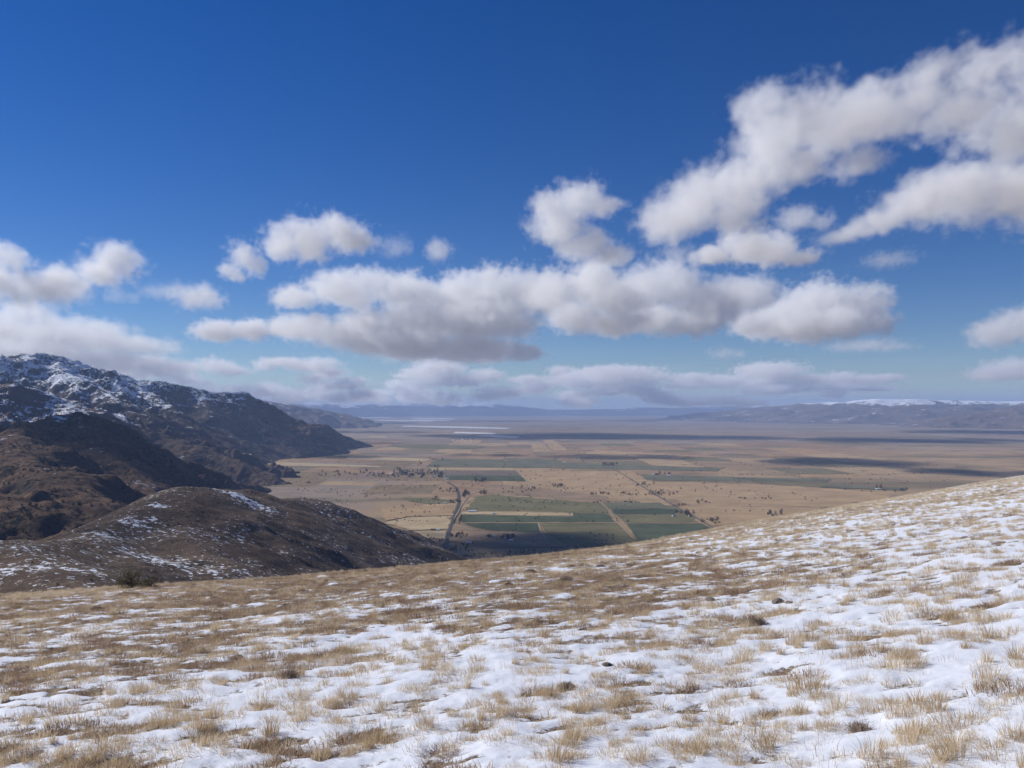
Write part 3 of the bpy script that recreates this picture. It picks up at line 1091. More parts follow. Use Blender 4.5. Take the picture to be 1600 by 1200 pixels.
for i, (px, py, s, lab) in enumerate([(1215, 942, .10, 'dark angular stone lying on the snow right of centre'), (1232, 943, .06, 'smaller dark stone touching the angular one on the snow'),
                                      (310, 1018, .09, 'dark flat stone half hidden in turf on the left'), (370, 1030, .08, 'small dark stone at the snow edge left of centre'),
                                      (1110, 938, .08, 'dark stone beside grass above the centre of the slope'), (950, 1040, .055, 'rounded grey stone at the edge of a snow drift')]):
    p = slope_point(px, py)
    o = link('stone', stone_mesh('stone', 150 + i, ROCK))
    o.location = p + Vector((0, 0, s * .15))
    o.scale = (s * 1.2, s, s)
    o.rotation_euler = (0, 0, i * 1.3)
    tag(o, lab, 'stone')


# ------------------------------------------------------------------ bushes and trees
def crown_mesh(name, seed, stem_mat, leaf_mat, R, H, nclump, nleaf, leaf, trunk_h=.15, trunk_r=.05, cone=0.0, bare=0.0):
    """trunk, limbs and many small leaf faces spread through an uneven crown; one mesh, two materials"""
    r = np.random.RandomState(seed)
    V, Fc, Mi = [], [], []

    def limb(p, q, r0, r1, n=5):
        d = q - p
        a = np.cross(d, [.3, .9, .2])
        a = a / np.linalg.norm(a)
        b = np.cross(d, a)
        b = b / np.linalg.norm(b)
        b0 = len(V)
        for k in range(n):
            t = 2 * math.pi * k / n
            V.append(tuple(p + r0 * (math.cos(t) * a + math.sin(t) * b)))
            V.append(tuple(q + r1 * (math.cos(t) * a + math.sin(t) * b)))
        for k in range(n):
            i0, i1 = b0 + 2 * k, b0 + 2 * ((k + 1) % n)
            Fc.append((i0, i1, i1 + 1))
            Fc.append((i0, i1 + 1, i0 + 1))
            Mi.extend([0, 0])
    top = np.array([0, 0, H * .8])
    base = np.array([0, 0, -.05 * H])
    limb(base, top, trunk_r, trunk_r * .3)
    for i in range(nclump):
        f = r.uniform(trunk_h, 1.0)
        a = r.rand() * 2 * math.pi
        rad = R * (math.sqrt(max(0, 1 - ((f - .5) / .55) ** 2)) * (1 - cone) + cone * (1.05 - f)) * r.uniform(.45, 1.0)
        c = np.array([rad * math.cos(a), rad * math.sin(a), H * f])
        s0 = np.array([0, 0, H * max(.04, f * .65)])
        limb(s0, c, trunk_r * .35, trunk_r * .12, 3)
        cs = R * r.uniform(.22, .40)
        if r.rand() < bare:
            for k in range(5):
                limb(c, c + r.normal(size=3) * cs * 1.2 + np.array([0, 0, cs * .5]), trunk_r * .12, trunk_r * .04, 3)
        for k in range(nleaf):
            p = c + r.normal(size=3) * cs * np.array([.62, .62, .5])
            d1 = r.normal(size=3)
            d1 = d1 / np.linalg.norm(d1) * leaf * r.uniform(.6, 1.4)
            d2 = np.cross(d1, r.normal(size=3))
            d2 = d2 / np.linalg.norm(d2) * leaf * .5
            b0 = len(V)
            V.extend([tuple(p - d1), tuple(p + d2), tuple(p + d1)])
            Fc.append((b0, b0 + 1, b0 + 2))
            Mi.append(1)
    return mesh_np(name, V, Fc, [stem_mat, leaf_mat], mat_idx=Mi)


BARK = flat_mat('grey_bark', (.11, .09, .075), .3, 3)
JUN = flat_mat('juniper_foliage', (.040, .048, .026), .5, .25)
BARE = flat_mat('bare_grey_twigs', (.105, .088, .078), .4, .25)
RUST = flat_mat('rusty_willow_twigs', (.120, .080, .058), .4, .25)
SAGE = flat_mat('sage_leaves', (.17, .14, .075), .5, 9)

p = slope_point(205, 919) or Vector((-20, 44, CAMZ - 9))
bush = link('juniper_bush', crown_mesh('juniper_bush', 5, BARK, SAGE, .52, .72, 44, 60, .04, .05, .05))
bush.location = p - Vector((0, 0, .10))
tag(bush, 'dark olive bush standing at the left edge of the snowy slope', 'bush')
bush2 = link('low_bush', crown_mesh('low_bush', 6, BARK, SAGE, .42, .40, 20, 60, .035, .05, .03))
bush2.location = (slope_point(236, 919) or p) - Vector((0, 0, .08))
tag(bush2, 'low twiggy bush touching the dark olive bush on its right', 'bush')

JUNS = [crown_mesh('juniper', 200 + i, BARK, JUN, 2.6 + .3 * i, 6.0 + .7 * i, 22, 26, .55, .12, .35, .55) for i in range(3)]
BARES = [crown_mesh('cottonwood', 210 + i, BARK, BARE, 4.2 + .4 * i, 10 + 1.2 * i, 22, 26, .55, .25, .45, .0, .5) for i in range(3)]
POPS = [crown_mesh('poplar', 220 + i, BARK, BARE, 1.8, 15 + i, 22, 26, .5, .15, .4, .2, .5) for i in range(2)]
WILL = [crown_mesh('willow', 230 + i, BARK, RUST, 4.0, 5.0 + i * .6, 18, 30, .5, .1, .3, .0, .3) for i in range(2)]
KINDS = {'J': (JUNS, 'juniper_tree'), 'B': (BARES, 'cottonwood_tree'), 'P': (POPS, 'poplar_tree'), 'W': (WILL, 'willow_bush')}
rt = random.Random(23)


def tree(px, py, k, s, lab, grp):
    ms, nm = KINDS[k]
    o = link(nm, rt.choice(ms))
    q = gnd(px, py, .4)
    o.location = q
    o.rotation_euler = (0, 0, rt.uniform(0, 6.28))
    z = 1.25 * s * rt.uniform(.8, 1.25)
    o.scale = (z * rt.uniform(.9, 1.2), z * rt.uniform(.9, 1.2), z)
    tag(o, lab, 'bush' if k == 'W' else 'tree', grp)


CLUSTERS = [  # centre, half spread, count, kinds, size, label, group
    (652, 741, 40, 6, 60, 'BBBJ', 1.5, 'bare grey tree among the village houses beyond the bend of the road', 'trees of the village'),
    (555, 741, 60, 4, 34, 'BBJ', 1.3, 'tree in the loose row leading left from the village', 'trees left of the village'),
    (672, 724, 20, 8, 12, 'BBJ', 1.3, 'tree in the clump just beyond the village', 'trees beyond the village'),
    (751, 753, 9, 1.6, 9, 'BB', 1.6, 'bare tree in the dense dark grove right of the village road', 'dense grove'),
    (729, 775, 6, 4, 8, 'BB', 1.6, 'bare tree in the tall clump just right of the road bend', 'clump at the road bend'),
    (756, 771.5, 9, 1.6, 8, 'WB', 1.2, 'rounded tree in the low clump right of the road-bend clump', 'low clump near the bend'),
    (700, 768, 14, 2.2, 8, 'BW', 1.2, 'tree in the clump left of the road bend', 'clump left of the bend'),
    (680, 781, 12, 2.0, 5, 'JB', 1.1, 'tree on the farmstead strip left of the road', 'trees on the left farmstead'),
    (710, 786, 6, 2, 6, 'BB', 1.2, 'tree beside the road above the left farmstead', 'roadside trees'),
    (722, 815, 4.5, 4, 9, 'PPJ', 1.0, 'dark upright tree at the left tip of the green field', 'upright trees by the green field'),
    (716, 838, 14, 3.2, 15, 'JBJ', 1.0, 'dark tree in the clump sheltering the farmhouse below the road', 'farmhouse shelter trees'),
    (714, 856, 26, 6, 22, 'JJJ', .85, 'scattered dark juniper at the foot of the near ridge', 'junipers at the foot of the ridge'),
    (680, 846, 22, 4, 8, 'JJ', .8, 'scattered juniper left of the road foot', 'junipers left of the road foot'),
    (795, 842, 11, 2.6, 12, 'BJB', 1.0, 'tree around the white farmhouse cluster in the middle foreground fields', 'trees of the middle farm'),
    (765, 839, 4, 1.5, 4, 'BJ', .9, 'tree by the small pale house left of the middle farm', 'trees by the small pale house'),
    (810, 766, 26, 4, 12, 'BW', 1.2, 'bush in the loose thicket right of the dense grove', 'loose thicket'),
    (868, 760, 14, 3, 9, 'BW', 1.2, 'tree in the clump left of the hedge line', 'clump left of the hedge line'),
    (948, 772, 28, 1.5, 16, 'WWB', 1.1, 'rusty bush in the long hedge line left of the straight road', 'long hedge line'),
    (1010, 773, 30, 1.6, 16, 'WWB', 1.1, 'rusty bush in the hedge line meeting the straight road', 'hedge line at the straight road'),
    (1045, 772, 14, 3, 9, 'PBW', 1.0, 'tree in the clump across the straight road from the hedge', 'clump across the straight road'),
    (1008, 757, 14, 2.6, 9, 'BBW', 1.1, 'tree in the clump beside the far part of the straight road', 'clump at the far straight road'),
    (955, 727, 14, 2, 10, 'BB', 1.5, 'tree of the far farm where the straight road ends', 'trees of the far farm'),
    (965, 785, 36, .8, 12, 'WW', .8, 'low bush in the thin line above the dark green strip', 'thin bush line'),
    (1062, 790, 12, 1.2, 7, 'WB', .9, 'bush on the right side of the straight road', 'bushes right of the straight road'),
    (1070, 804, 14, 2.2, 11, 'BB', 1.25, 'round bare tree at the farm beside the straight road', 'trees at the straight road farm'),
    (1110, 815, 14, 4, 13, 'BWW', 1.1, 'tree in the thicket where the straight road passes behind the slope', 'thicket behind the slope edge'),
    (1098, 786, 8, 1.6, 6, 'WB', 1.0, 'bush in the small clump in the tan pasture right of the road', 'pasture clump'),
    (1212, 804, 12, 2.4, 10, 'BB', 1.1, 'tree in the farm clump just above the slope edge', 'farm clump above the slope edge'),
    (1288, 798, 7, 1.6, 6, 'BB', 1.0, 'tree in the small clump right of the farm clump', 'small clump above the slope edge'),
    (1342, 789, 15, .9, 9, 'BW', 1.0, 'bush in the row close to the right slope edge', 'row at the right slope edge'),
    (1180, 779, 26, .8, 12, 'WW', 1.0, 'bush in the dark straight row in the right-hand pasture', 'row in the right pasture'),
    (1370, 763, 8, 1.3, 5, 'BB', 1.2, 'tree by the far white farm on the right', 'trees by the right far farm'),
    (1408, 768, 12, 1.4, 6, 'BW', 1.2, 'tree right of the far white farm', 'trees right of the right far farm'),
    (1035, 741.5, 14, 1.0, 6, 'BB', 1.3, 'tree between the red-roofed barn and its neighbour', 'trees of the red-roofed farm'),
]
for cx, cy0, sx, sy, n, ks, s, lab, grp in CLUSTERS:
    for i in range(n):
        tree(cx + rt.uniform(-1, 1) * sx, cy0 + rt.uniform(-1, 1) * sy, rt.choice(ks), s, lab, grp)


def scrub(name, meshes, pts, mats):
    """far scrub that nobody could count, one joined mesh"""
    V, Fc, Mi, off = [], [], [], 0
    cache = []
    for me in meshes:
        v = np.empty(len(me.vertices) * 3, dtype=np.float32)
        me.vertices.foreach_get('co', v)
        f = np.empty(len(me.loops), dtype=np.int32)
        me.loops.foreach_get('vertex_index', f)
        mi = np.empty(len(me.polygons), dtype=np.int32)
        me.polygons.foreach_get('material_index', mi)
        cache.append((v.reshape(-1, 3), f.reshape(-1, 3), mi))
    for i, (x, y, z, s) in enumerate(pts):
        v, f, mi = cache[i % len(cache)]
        a = i * 2.4
        R_ = np.array([[math.cos(a), -math.sin(a), 0], [math.sin(a), math.cos(a), 0], [0, 0, 1]])
        V.append(v @ R_.T * s + np.array([x, y, z]))
        Fc.append(f + off)
        Mi.append(mi)
        off += len(v)
    me = mesh_np(name, np.concatenate(V), np.concatenate(Fc), mats, mat_idx=np.concatenate(Mi))
    return tag(link(name, me), kind='stuff')


SCJ = [crown_mesh('far_juniper', 240 + i, BARK, JUN, 2.8, 5.6, 9, 7, 1.3, .1, .35, .4) for i in range(3)]
SCB = [crown_mesh('far_shrub', 250 + i, BARK, BARE, 3.2, 5.6, 9, 7, 1.4, .1, .3) for i in range(2)]


def on_hill(X, Y, H, n, ok, smin, smax, seed):
    r = np.random.RandomState(seed)
    out = []
    ny, nx = X.shape
    for _ in range(n * 12):
        j, i = r.randint(1, ny - 1), r.randint(1, nx - 1)
        z = H[j, i]
        if z < 2 or not ok(X[j, i], Y[j, i], z, r):
            continue
        out.append((X[j, i], Y[j, i], z - .3, r.uniform(smin, smax)))
        if len(out) >= n:
            break
    return out


def dens(s, seed, thr):
    return lambda x, y, z, r: perlin(np.array([x / s]), np.array([y / s]), seed)[0] + .5 * perlin(np.array([x / s * 3.1]), np.array([y / s * 3.1]), seed + 2)[0] > thr


scrub('juniper_scrub', SCJ, on_hill(KX, KY, KH, 3600, dens(260, 701, .02), .6, 1.5, 1) + on_hill(SX, SY, SH, 2600, dens(300, 711, .05), .8, 1.7, 2)
      + on_hill(NRX, NRY, NRH, 900, dens(160, 721, .1), .18, .5, 3), [BARK, JUN])
scrub('forest_on_range', SCJ, on_hill(MX, MY, MH, 4200, dens(420, 731, .05), 1.0, 2.0, 4), [BARK, JUN])
_r = np.random.RandomState(5)
_pts = []
while len(_pts) < 1500:
    px, py = _r.uniform(380, 1000), 668 + 180 * _r.rand() ** 1.6
    if _r.rand() > (1.0 if px < 690 else .35):
        continue
    q = gnd(px, py, 0)
    if perlin(np.array([q.x / 260]), np.array([q.y / 420]), 741)[0] < -.05:
        continue
    _pts.append((q.x, q.y, .2, _r.uniform(.5, 1.3)))
while len(_pts) < 2100:
    px, py = _r.uniform(700, 1500), 664 + 120 * _r.rand() ** 2
    q = gnd(px, py, 0)
    if perlin(np.array([q.x / 420]), np.array([q.y / 500]), 751)[0] < .15:
        continue
    _pts.append((q.x, q.y, .2, _r.uniform(.7, 1.6)))
for _x in (-60, 220, 424, 600, 760, 1100, 1480, 1900, 2350):      # bushes along the fence lines
    for _ in range(60):
        _y = _r.uniform(3000, 8500)
        if perlin(np.array([_x / 91.]), np.array([_y / 330.]), 761)[0] > .1:
            _pts.append((_x + _r.normal() * 4, _y, .2, _r.uniform(.5, 1.3)))
for _y in np.arange(3300, 8600, 330):
    for _ in range(70):
        _x = _r.uniform(-600, 2600)
        if perlin(np.array([_x / 260.]), np.array([_y / 97.]), 771)[0] > .22:
            _pts.append((_x, _y + _r.normal() * 5, .2, _r.uniform(.5, 1.5)))
scrub('valley_scrub', SCJ[:1] + SCB, _pts, [BARK, BARE])
# dark junipers along the shaded foot of the slope
_pts = []
while len(_pts) < 420:
    px = _r.uniform(690, 1010)
    py = np.interp(px, [690, 760, 860, 930, 1010], [872, 864, 856, 850, 846]) + abs(_r.normal()) * 6
    q = gnd(px, py, 0)
    _pts.append((q.x, q.y, .2, _r.uniform(.35, .9)))
scrub('foot_slope_junipers', SCJ, _pts, [BARK, JUN])


# ------------------------------------------------------------------ farm buildings
WALLS = {'white': flat_mat('white_boards', (.74, .74, .72), .08, .4), 'tan': flat_mat('tan_boards', (.42, .34, .25), .15, .4), 'red': flat_mat('red_boards', (.25, .065, .05), .2, .4),
         'grey': flat_mat('grey_metal_wall', (.45, .46, .48), .12, .4, .5)}
ROOFS = {'white': flat_mat('pale_metal_roof', (.72, .73, .75), .08, .3, .45), 'grey': flat_mat('grey_shingles', (.20, .20, .21), .2, .5), 'red': flat_mat('red_metal_roof', (.28, .06, .05), .15, .3, .5),
         'brown': flat_mat('brown_shingles', (.16, .11, .08), .2, .5)}
DOOR = flat_mat('dark_door', (.06, .055, .05), .2, 1)
GLASS = flat_mat('window_glass', (.05, .06, .08), .1, 1, .1, .5)


def box_part(name, parent, x0, x1, y0, y1, z0, z1, mat):
    v = [(x, y, z) for x in (x0, x1) for y in (y0, y1) for z in (z0, z1)]
    me = bpy.data.meshes.new(name)
    me.from_pydata(v, [], [(0, 1, 3, 2), (4, 6, 7, 5), (0, 4, 5, 1), (2, 3, 7, 6), (0, 2, 6, 4), (1, 5, 7, 3)])
    me.materials.append(mat)
    return link(name, me, parent)


def building(px, py, L, W, H, wall, roof, rot, label, name='farm_house', cat='house', group=None, parts=True):
    e = link(name, None)
    e.location = gnd(px, py, .3)
    e.rotation_euler = (0, 0, rot)
    l, w_, rh = L / 2, W / 2, W * .28
    me = bpy.data.meshes.new('wall')
    me.from_pydata([(-l, -w_, -1), (l, -w_, -1), (l, w_, -1), (-l, w_, -1), (-l, -w_, H), (l, -w_, H), (l, w_, H), (-l, w_, H), (-l, 0, H + rh), (l, 0, H + rh)], [],
                   [(0, 1, 5, 4), (1, 2, 6, 9, 5), (2, 3, 7, 6), (3, 0, 4, 8, 7)])
    me.materials.append(WALLS[wall])
    link('wall', me, e)
    o_, th = .5, .25
    k = rh / w_
    V, Fc = [], []
    for s in (-1, 1):
        b0 = len(V)
        for x in (-l - o_, l + o_):
            V += [(x, 0, H + rh + .05), (x, s * (w_ + o_), H + .05 - k * o_), (x, s * (w_ + o_), H + .05 + th - k * o_), (x, 0, H + rh + .05 + th)]
        Fc += [(b0, b0 + 1, b0 + 2, b0 + 3), (b0 + 4, b0 + 7, b0 + 6, b0 + 5), (b0 + 3, b0 + 2, b0 + 6, b0 + 7), (b0, b0 + 4, b0 + 5, b0 + 1), (b0 + 1, b0 + 5, b0 + 6, b0 + 2)]
    me = bpy.data.meshes.new('roof')
    me.from_pydata(V, [], Fc)
    me.materials.append(ROOFS[roof])
    ro = link('roof', me, e)
    if parts:
        box_part('door', e, -.6, .6, -w_ - .06, -w_ + .02, -.3, 2.1, DOOR)
        for i in range(2):
            x = (-l * .55, l * .55)[i]
            box_part('window', e, x - .7, x + .7, -w_ - .05, -w_ + .02, 1.0, 2.2, GLASS)
        if cat == 'house':
            box_part('chimney', ro, l * .4 - .3, l * .4 + .3, -.3, .3, H + rh - .3, H + rh + 1.2, WALLS['grey'])
    tag(e, label, cat, group)
    return e


building(738, 800, 36, 13, 5, 'white', 'white', .03, 'long white metal barn at the top edge of the green field', 'barn', 'barn')
building(771.5, 803, 14, 9, 4, 'white', 'white', .2, 'small white shed right of the long white barn', 'shed', 'shed')
building(684.5, 829, 13, 9, 4.5, 'white', 'white', .1, 'white farmhouse left of the road below the straw field')
building(677, 828.6, 18, 8, 4, 'tan', 'brown', .0, 'brown barn beside the white farmhouse left of the road', 'barn', 'barn')
building(704, 840.5, 9, 8, 4, 'white', 'grey', .2, 'pale house left of the dark shelter trees by the road')
building(733, 849.5, 15, 10, 4.5, 'white', 'white', -.2, 'white house alone below the dark shelter trees')
building(701, 855, 8, 7, 3.5, 'white', 'grey', .2, 'tiny pale cabin at the foot of the near ridge', 'cabin', 'cabin')
building(762, 839, 10, 8, 4, 'tan', 'brown', .1, 'brown shed left of the two white sheds in the middle fields', 'shed', 'shed')
building(767, 839, 9, 8, 4, 'white', 'white', .1, 'left one of the two small white sheds in the middle fields', 'shed', 'shed')
building(770.5, 839, 9, 8, 4, 'white', 'white', .1, 'right one of the two small white sheds in the middle fields', 'shed', 'shed')
building(790, 842.5, 12, 10, 5, 'white', 'white', .5, 'white farmhouse between trees in the middle fields')
building(798.5, 845, 16, 8, 4, 'white', 'white', -.1, 'low white shed right of the middle farmhouse', 'shed', 'shed')
building(784, 840.5, 12, 8, 4, 'red', 'brown', .2, 'dark barn left of the middle farmhouse', 'barn', 'barn')
building(1026, 741.5, 26, 14, 6, 'red', 'red', .1, 'red-roofed barn in the green meadow right of the far road', 'barn', 'barn')
building(1021, 742, 18, 10, 5, 'white', 'white', .1, 'white shed at the left end of the red-roofed barn', 'shed', 'shed')
building(1045, 743.5, 24, 11, 5, 'white', 'white', -.05, 'white long shed right of the red-roofed barn', 'shed', 'shed')
building(1053, 807, 14, 9, 5, 'white', 'grey', .2, 'grey-roofed house at the farm beside the straight road')
building(1078, 807, 12, 9, 5, 'tan', 'brown', .3, 'brown house right of the straight road under bare trees')
building(1372, 765, 26, 12, 5, 'white', 'white', .1, 'white farm building alone in the right-hand pasture', 'barn', 'barn')
building(1206, 806, 14, 10, 5, 'tan', 'grey', .4, 'brown house in the farm clump above the slope edge')
building(957, 728.5, 20, 11, 5, 'white', 'white', 0, 'white farmhouse under trees at the far end of the straight road')
building(882, 723, 22, 12, 5, 'white', 'white', .1, 'white barn of the small far farm left of the straight road', 'barn', 'barn')
building(875, 722, 16, 10, 5, 'tan', 'brown', .1, 'brown house of the small far farm left of the straight road')
building(695, 786.5, 12, 8, 4, 'white', 'white', .0, 'right white house on the farmstead strip left of the road')
building(684, 787, 12, 8, 4, 'white', 'grey', .3, 'left white house on the farmstead strip left of the road')
building(739, 771, 16, 9, 4, 'white', 'white', .1, 'white shed right of the clump at the road bend', 'shed', 'shed')
building(698, 748.5, 26, 12, 5, 'white', 'white', .3, 'white barn at the right end of the village', 'barn', 'barn')
for i in range(26):
    px, py = rt.uniform(618, 690), rt.uniform(735, 746)
    if i > 19:
        px, py = rt.uniform(570, 620), rt.uniform(739, 744)
    building(px, py, rt.uniform(14, 24), rt.uniform(10, 13), rt.uniform(4, 6), rt.choice(['white', 'white', 'tan', 'grey']), rt.choice(['white', 'grey', 'white', 'brown']),
             rt.uniform(0, 3), 'small house of the village among bare trees', 'village_house', 'house', 'houses of the village', parts=False)
for i in range(8):
    building(rt.uniform(705, 745), rt.uniform(686, 690), 22, 12, 5, 'white', 'white', rt.uniform(0, 3), 'tiny white farm building far out beyond the village', 'far_farm_building', 'house', 'far farm buildings', parts=False)


#@@CLOUDS
# ------------------------------------------------------------------ clouds
cloud_mat = bpy.data.materials.new('cloud_droplets')
cloud_mat.use_nodes = True
_n = cloud_mat.node_tree.nodes
_n.clear()
_o = _n.new('ShaderNodeOutputMaterial')
_p = _n.new('ShaderNodeVolumePrincipled')
cloud_mat.node_tree.links.new(_p.outputs[0], _o.inputs['Volume'])
_p.inputs['Color'].default_value = (1, 1, 1, 1)
_p.inputs['Density'].default_value = 1.0
_p.inputs['Anisotropy'].default_value = .25


def cloud(D, blobs, seed, label, depth=7.0, wisp=0.0, vox=2.4, rough=.62, group=None, amp=2.2, grow=1.12, crisp=2.1):
    """a cumulus of droplets: overlapping billows (photograph pixels: x, y, half width, half height) at D metres, eaten by noise"""
    rng = random.Random(seed)
    s = D / F
    B = [(at(px, py, D + rng.uniform(-.5, .5) * rx * s), rx * s * grow, ry * s * grow) for px, py, rx, ry in blobs]
    o0 = B[0][0].copy()
    B = [(c - o0, a, b) for c, a, b in B]
    g = 1.35
    mn = Vector([min(c[i] - (r * g, 1.6 * r * g, q * g)[i] for c, r, q in B) for i in range(3)])
    mx = Vector([max(c[i] + (r * g, 1.6 * r * g, q * g)[i] for c, r, q in B) for i in range(3)])
    ng = bpy.data.node_groups.new('cloud', 'GeometryNodeTree')
    ng.interface.new_socket('Geometry', in_out='OUTPUT', socket_type='NodeSocketGeometry')
    t = NT(ng)
    pos = t.nd('GeometryNodeInputPosition').outputs[0]
    acc = None
    for c, rx, rz in B:
        q = t.VM('MULTIPLY', t.VM('SUBTRACT', pos, c), (1 / rx, 1 / (1.6 * rx), 1 / rz))
        v = t.M('SUBTRACT', 1, t.VM('LENGTH', q))
        acc = v if acc is None else t.M('SMOOTH_MAX', acc, v, .18)
    r = sum(b[2] for b in B) / len(B)
    nz = t.nd('ShaderNodeTexNoise')
    t.put(nz.inputs['Vector'], t.VM('ADD', pos, (seed * 517., seed * 911., seed * 233.)))
    nz.inputs['Scale'].default_value = .75 / r
    nz.inputs['Detail'].default_value = 7
    nz.inputs['Roughness'].default_value = rough
    nz.inputs['Lacunarity'].default_value = 2.1
    acc = t.M('ADD', acc, t.M('MULTIPLY', t.M('SUBTRACT', nz.outputs[0], .5), amp))
    n2 = t.nd('ShaderNodeTexNoise')
    t.put(n2.inputs['Vector'], t.VM('ADD', pos, (seed * 97., seed * 411., seed * 733.)))
    n2.inputs['Scale'].default_value = 2.3 / r
    n2.inputs['Detail'].default_value = 5
    n2.inputs['Roughness'].default_value = .6
    acc = t.M('ADD', acc, t.M('MULTIPLY', t.M('SUBTRACT', n2.outputs[0], .5), amp * .75))
    acc = t.M('SUBTRACT', acc, .18 + wisp)
    sig = .41 * depth / (2 * r)
    dens = t.M('MULTIPLY', t.M('MULTIPLY', acc, crisp, clamp=True), sig)
    vc = t.nd('GeometryNodeVolumeCube')
    t.put(vc.inputs['Density'], dens)
    vc.inputs['Min'].default_value = mn
    vc.inputs['Max'].default_value = mx
    sz = mx - mn
    for i, k in enumerate('XYZ'):
        vc.inputs['Resolution ' + k].default_value = max(8, min(420, int(sz[i] / (s * vox * (1, 2.6, .9)[i]))))
    sm = t.nd('GeometryNodeSetMaterial')
    t.put(sm.inputs[0], vc.outputs[0])
    sm.inputs['Material'].default_value = cloud_mat
    go = t.nd('NodeGroupOutput')
    t.put(go.inputs[0], sm.outputs[0])
    vd = bpy.data.volumes.new('cloud')
    vd.materials.append(cloud_mat)
    o = link('cloud', vd)
    o.location = o0
    o.modifiers.new('billows', 'NODES').node_group = ng
    return tag(o, label, 'cloud', group or 'cumulus clouds over the valley')


cloud(17000, [(1175, 507, 40, 20), (1220, 495, 52, 34), (1270, 478, 55, 44), (1330, 488, 52, 42), (1368, 502, 32, 26), (1270, 510, 90, 22)], 1, 'bright white cumulus cloud with a flat base, right end of the middle bank', 7, crisp=3.8, rough=.68)
cloud(7800, [(868, 458, 52, 38), (925, 450, 56, 44), (965, 468, 50, 36), (900, 495, 55, 26), (960, 503, 60, 22)], 2, 'bulging cloud with a grey base in the middle of the bank', 5.5, crisp=3.4, rough=.68)
cloud(13000, [(1000, 460, 60, 46), (1050, 446, 58, 44), (1105, 472, 62, 42), (1165, 462, 50, 30), (1020, 500, 70, 24), (1080, 503, 60, 22)], 22, 'heaped cloud with a flat grey base between the bulging cloud and the bright one', 5.5, crisp=3.4, rough=.68)
cloud(14500, [(465, 465, 42, 20), (540, 455, 62, 30), (572, 440, 40, 22), (640, 460, 62, 32), (715, 465, 62, 38), (780, 455, 60, 38), (835, 460, 52, 36), (660, 505, 95, 34), (760, 500, 85, 36), (570, 520, 85, 32), (475, 510, 48, 24), (640, 540, 95, 22), (740, 546, 85, 22), (820, 550, 42, 14)], 3, 'long heaped cloud forming the left half of the middle bank', 5, crisp=3.2, rough=.68)
cloud(17000, [(338, 517, 36, 18), (390, 515, 40, 18), (440, 515, 30, 14)], 4, 'small bright cloud just left of the long middle bank', 6)
cloud(9000, [(440, 380, 34, 28), (480, 375, 42, 38), (530, 366, 46, 30), (560, 378, 30, 18)], 5, 'rounded white cloud alone above the left end of the middle bank', 6)
cloud(9200, [(380, 402, 26, 28), (366, 425, 22, 16), (400, 415, 20, 16)], 6, 'small pale cloud left of the rounded lone cloud', 4)
cloud(12000, [(306, 463, 40, 22)], 7, 'small faint cloud above the small bright one on the left', 3)
cloud(9000, [(180, 408, 40, 34), (150, 425, 34, 26), (95, 445, 52, 34), (40, 455, 40, 28), (-30, 440, 60, 40), (8, 402, 32, 24)], 8, 'two-humped cloud at the left edge above the snowy range', 5.5)
cloud(20000, [(30, 520, 100, 40), (120, 530, 100, 34), (215, 540, 70, 18), (-70, 515, 90, 50), (60, 555, 130, 24), (170, 565, 100, 22), (40, 490, 50, 24), (250, 575, 60, 16)], 9, 'broad grey ragged cloud sheet behind the snowy mountain crest', 3.5, .06)
cloud(7000, [(866, 335, 44, 40), (900, 312, 46, 30), (945, 322, 34, 14), (880, 362, 46, 30), (910, 385, 52, 26), (960, 400, 42, 15)], 10, 'ragged hook-shaped cloud in the centre above the middle bank', 4)
cloud(9500, [(686, 392, 26, 20)], 11, 'faint tiny cloud above the middle of the bank', 2)
cloud(7600, [(1050, 345, 60, 36), (1090, 310, 58, 42), (1150, 285, 62, 44), (1135, 335, 60, 32), (1200, 235, 60, 54), (1192, 170, 46, 44), (1250, 190, 62, 54), (1305, 205, 62, 48), (1360, 172, 62, 46), (1425, 165, 58, 42), (1495, 178, 62, 38), (1565, 190, 62, 42), (1235, 258, 56, 30), (1345, 255, 46, 20), (1640, 190, 85, 60)], 12, 'large diagonal cloud climbing to the upper right', 5.5, grow=1.22)
cloud(7000, [(1475, 100, 48, 22), (1530, 108, 52, 30), (1585, 92, 48, 38), (1650, 110, 70, 60)], 13, 'ragged cloud in the upper right corner', 4)
cloud(8500, [(1328, 365, 36, 14), (1380, 342, 52, 26), (1440, 312, 62, 40), (1510, 298, 72, 50), (1585, 295, 66, 60), (1660, 295, 90, 66)], 14, 'big white cloud at the right edge under the diagonal cloud', 6)
cloud(8600, [(1112, 400, 36, 16), (1160, 385, 42, 30), (1205, 390, 46, 26), (1252, 402, 34, 14)], 15, 'small flat-based cloud below the lower end of the diagonal cloud', 5)
cloud(9000, [(1245, 340, 36, 22), (1280, 345, 24, 14)], 16, 'thin wisp between the diagonal cloud and the right-edge cloud', 1.8)
cloud(14500, [(1560, 520, 44, 24), (1600, 500, 46, 26), (1660, 510, 50, 30)], 17, 'cloud cut off by the right edge above the mesa', 5)
cloud(18000, [(1545, 583, 34, 12), (1585, 577, 44, 18), (1640, 580, 40, 18)], 18, 'low cloud just above the mesa at the right edge', 5)
rng = random.Random(5)
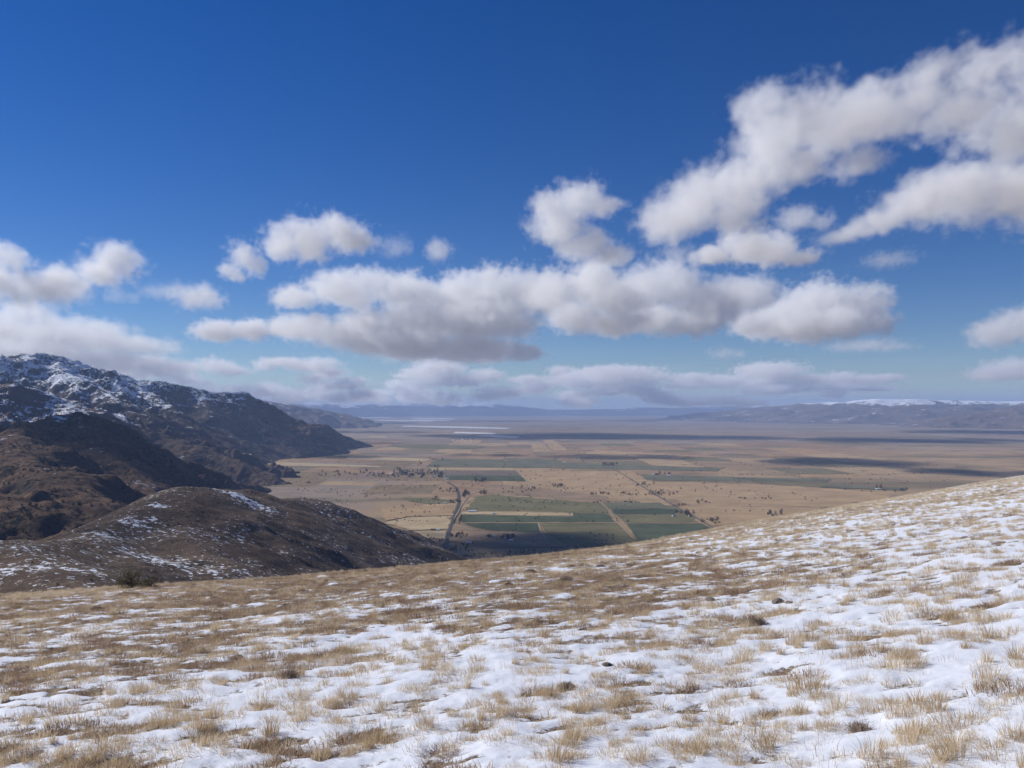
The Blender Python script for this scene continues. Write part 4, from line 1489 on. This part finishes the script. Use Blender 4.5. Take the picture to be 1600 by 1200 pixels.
for q, (x_, y_, a_, b_, D_) in enumerate([(1385, 405, 30, 10, 9000), (185, 462, 24, 16, 12000), (1130, 552, 26, 9, 20000), (1350, 540, 50, 8, 20000), (615, 385, 26, 16, 9500), (1300, 372, 26, 14, 9000), (860, 570, 30, 10, 24000), (250, 455, 26, 14, 12000), (1060, 395, 26, 12, 8500)]):
    cloud(D_, [(x_, y_, a_ * 1.2, b_ * 1.2), (x_ + a_ * .8, y_ + 2, a_ * .8, b_ * .8)], 60 + q, ['thin wisp under the right-edge cloud', 'faint scrap of cloud right of the two-humped cloud', 'tiny grey scrap under the gap right of the middle bank', 'thin streak under the bright cumulus at the end of the bank', 'barely visible wisp right of the rounded lone cloud', 'small scrap below the thin wisp near the big right cloud', 'small grey tatter under the middle of the bank', 'faint puff left of the small faint cloud', 'scrap trailing below the lower end of the diagonal cloud'][q], .9, amp=3.2, crisp=1.0)


def bank(x0, x1, n, y0, y1, rx, ry):
    return [(rng.uniform(x0, x1), rng.uniform(y0, y1), rng.uniform(.5, 1.0) * rx, rng.uniform(.5, 1.0) * ry) for _ in range(n)]


cloud(26000, bank(180, 560, 40, 562, 626, 38, 13), 19, 'left third of the low broken cloud bank over the horizon', 3.8, amp=3.0, crisp=1.8, wisp=.03)
cloud(30000, bank(500, 920, 40, 578, 630, 36, 10) + [(685, 580, 44, 20)], 20, 'middle third of the low broken cloud bank over the horizon', 3.8, amp=3.0, crisp=1.8, wisp=.03)
cloud(33000, bank(860, 1420, 52, 586, 630, 44, 9) + [(960, 582, 70, 9), (1200, 580, 50, 14)], 21, 'right third of the low broken cloud bank over the horizon', 3.8, amp=3.0, crisp=1.8, wisp=.03)


def shading_cloud(S, alt, R, seed, label, depth=9):
    """a cumulus outside the picture, placed up the sunbeam from the ground it shades in the photograph"""
    C = Vector(S) + SUN_DIR * ((alt - S[2]) / SUN_DIR.z)
    f = F / C.y
    px, py = 800 + f * C.x, 638 - f * (C.z - CAMZ)
    r = random.Random(seed)
    bl = [(px + r.uniform(-1, 1) * R * f, py + r.uniform(-.12, .12) * R * f, R * f * r.uniform(.45, .8), R * f * r.uniform(.28, .4)) for _ in range(6)]
    cloud(C.y, bl, seed, label, depth, vox=4 * f / .16, group='clouds left of the picture')


shading_cloud((-1640, 3250, 260), 2300, 540, 41, 'cloud left of the picture whose shadow darkens the knob ridge')
shading_cloud((-700, 1050, 200), 2500, 380, 42, 'thin cloud left of the picture whose shadow dims the near ridge', 1.0)
shading_cloud((60, 2720, 0), 2500, 330, 43, 'cloud left of the picture whose shadow lies at the foot of the slope')


# ------------------------------------------------------------------ haze
def build_haze():
    v = [(x, y, z) for x in (-80000, 80000) for y in (-3000, 80000) for z in (-40, 1250)]
    me = bpy.data.meshes.new('haze')
    me.from_pydata(v, [], [(0, 1, 3, 2), (4, 6, 7, 5), (0, 4, 5, 1), (2, 3, 7, 6), (0, 2, 6, 4), (1, 5, 7, 3)])
    m = bpy.data.materials.new('haze_air')
    m.use_nodes = True
    n = m.node_tree.nodes
    n.clear()
    out = n.new('ShaderNodeOutputMaterial')
    p = n.new('ShaderNodeVolumePrincipled')
    m.node_tree.links.new(p.outputs[0], out.inputs['Volume'])
    p.inputs['Color'].default_value = (.46, .63, 1, 1)
    p.inputs['Density'].default_value = 2.7e-5
    p.inputs['Anisotropy'].default_value = 0
    me.materials.append(m)
    tag(link('haze', me), kind='stuff')


build_haze()
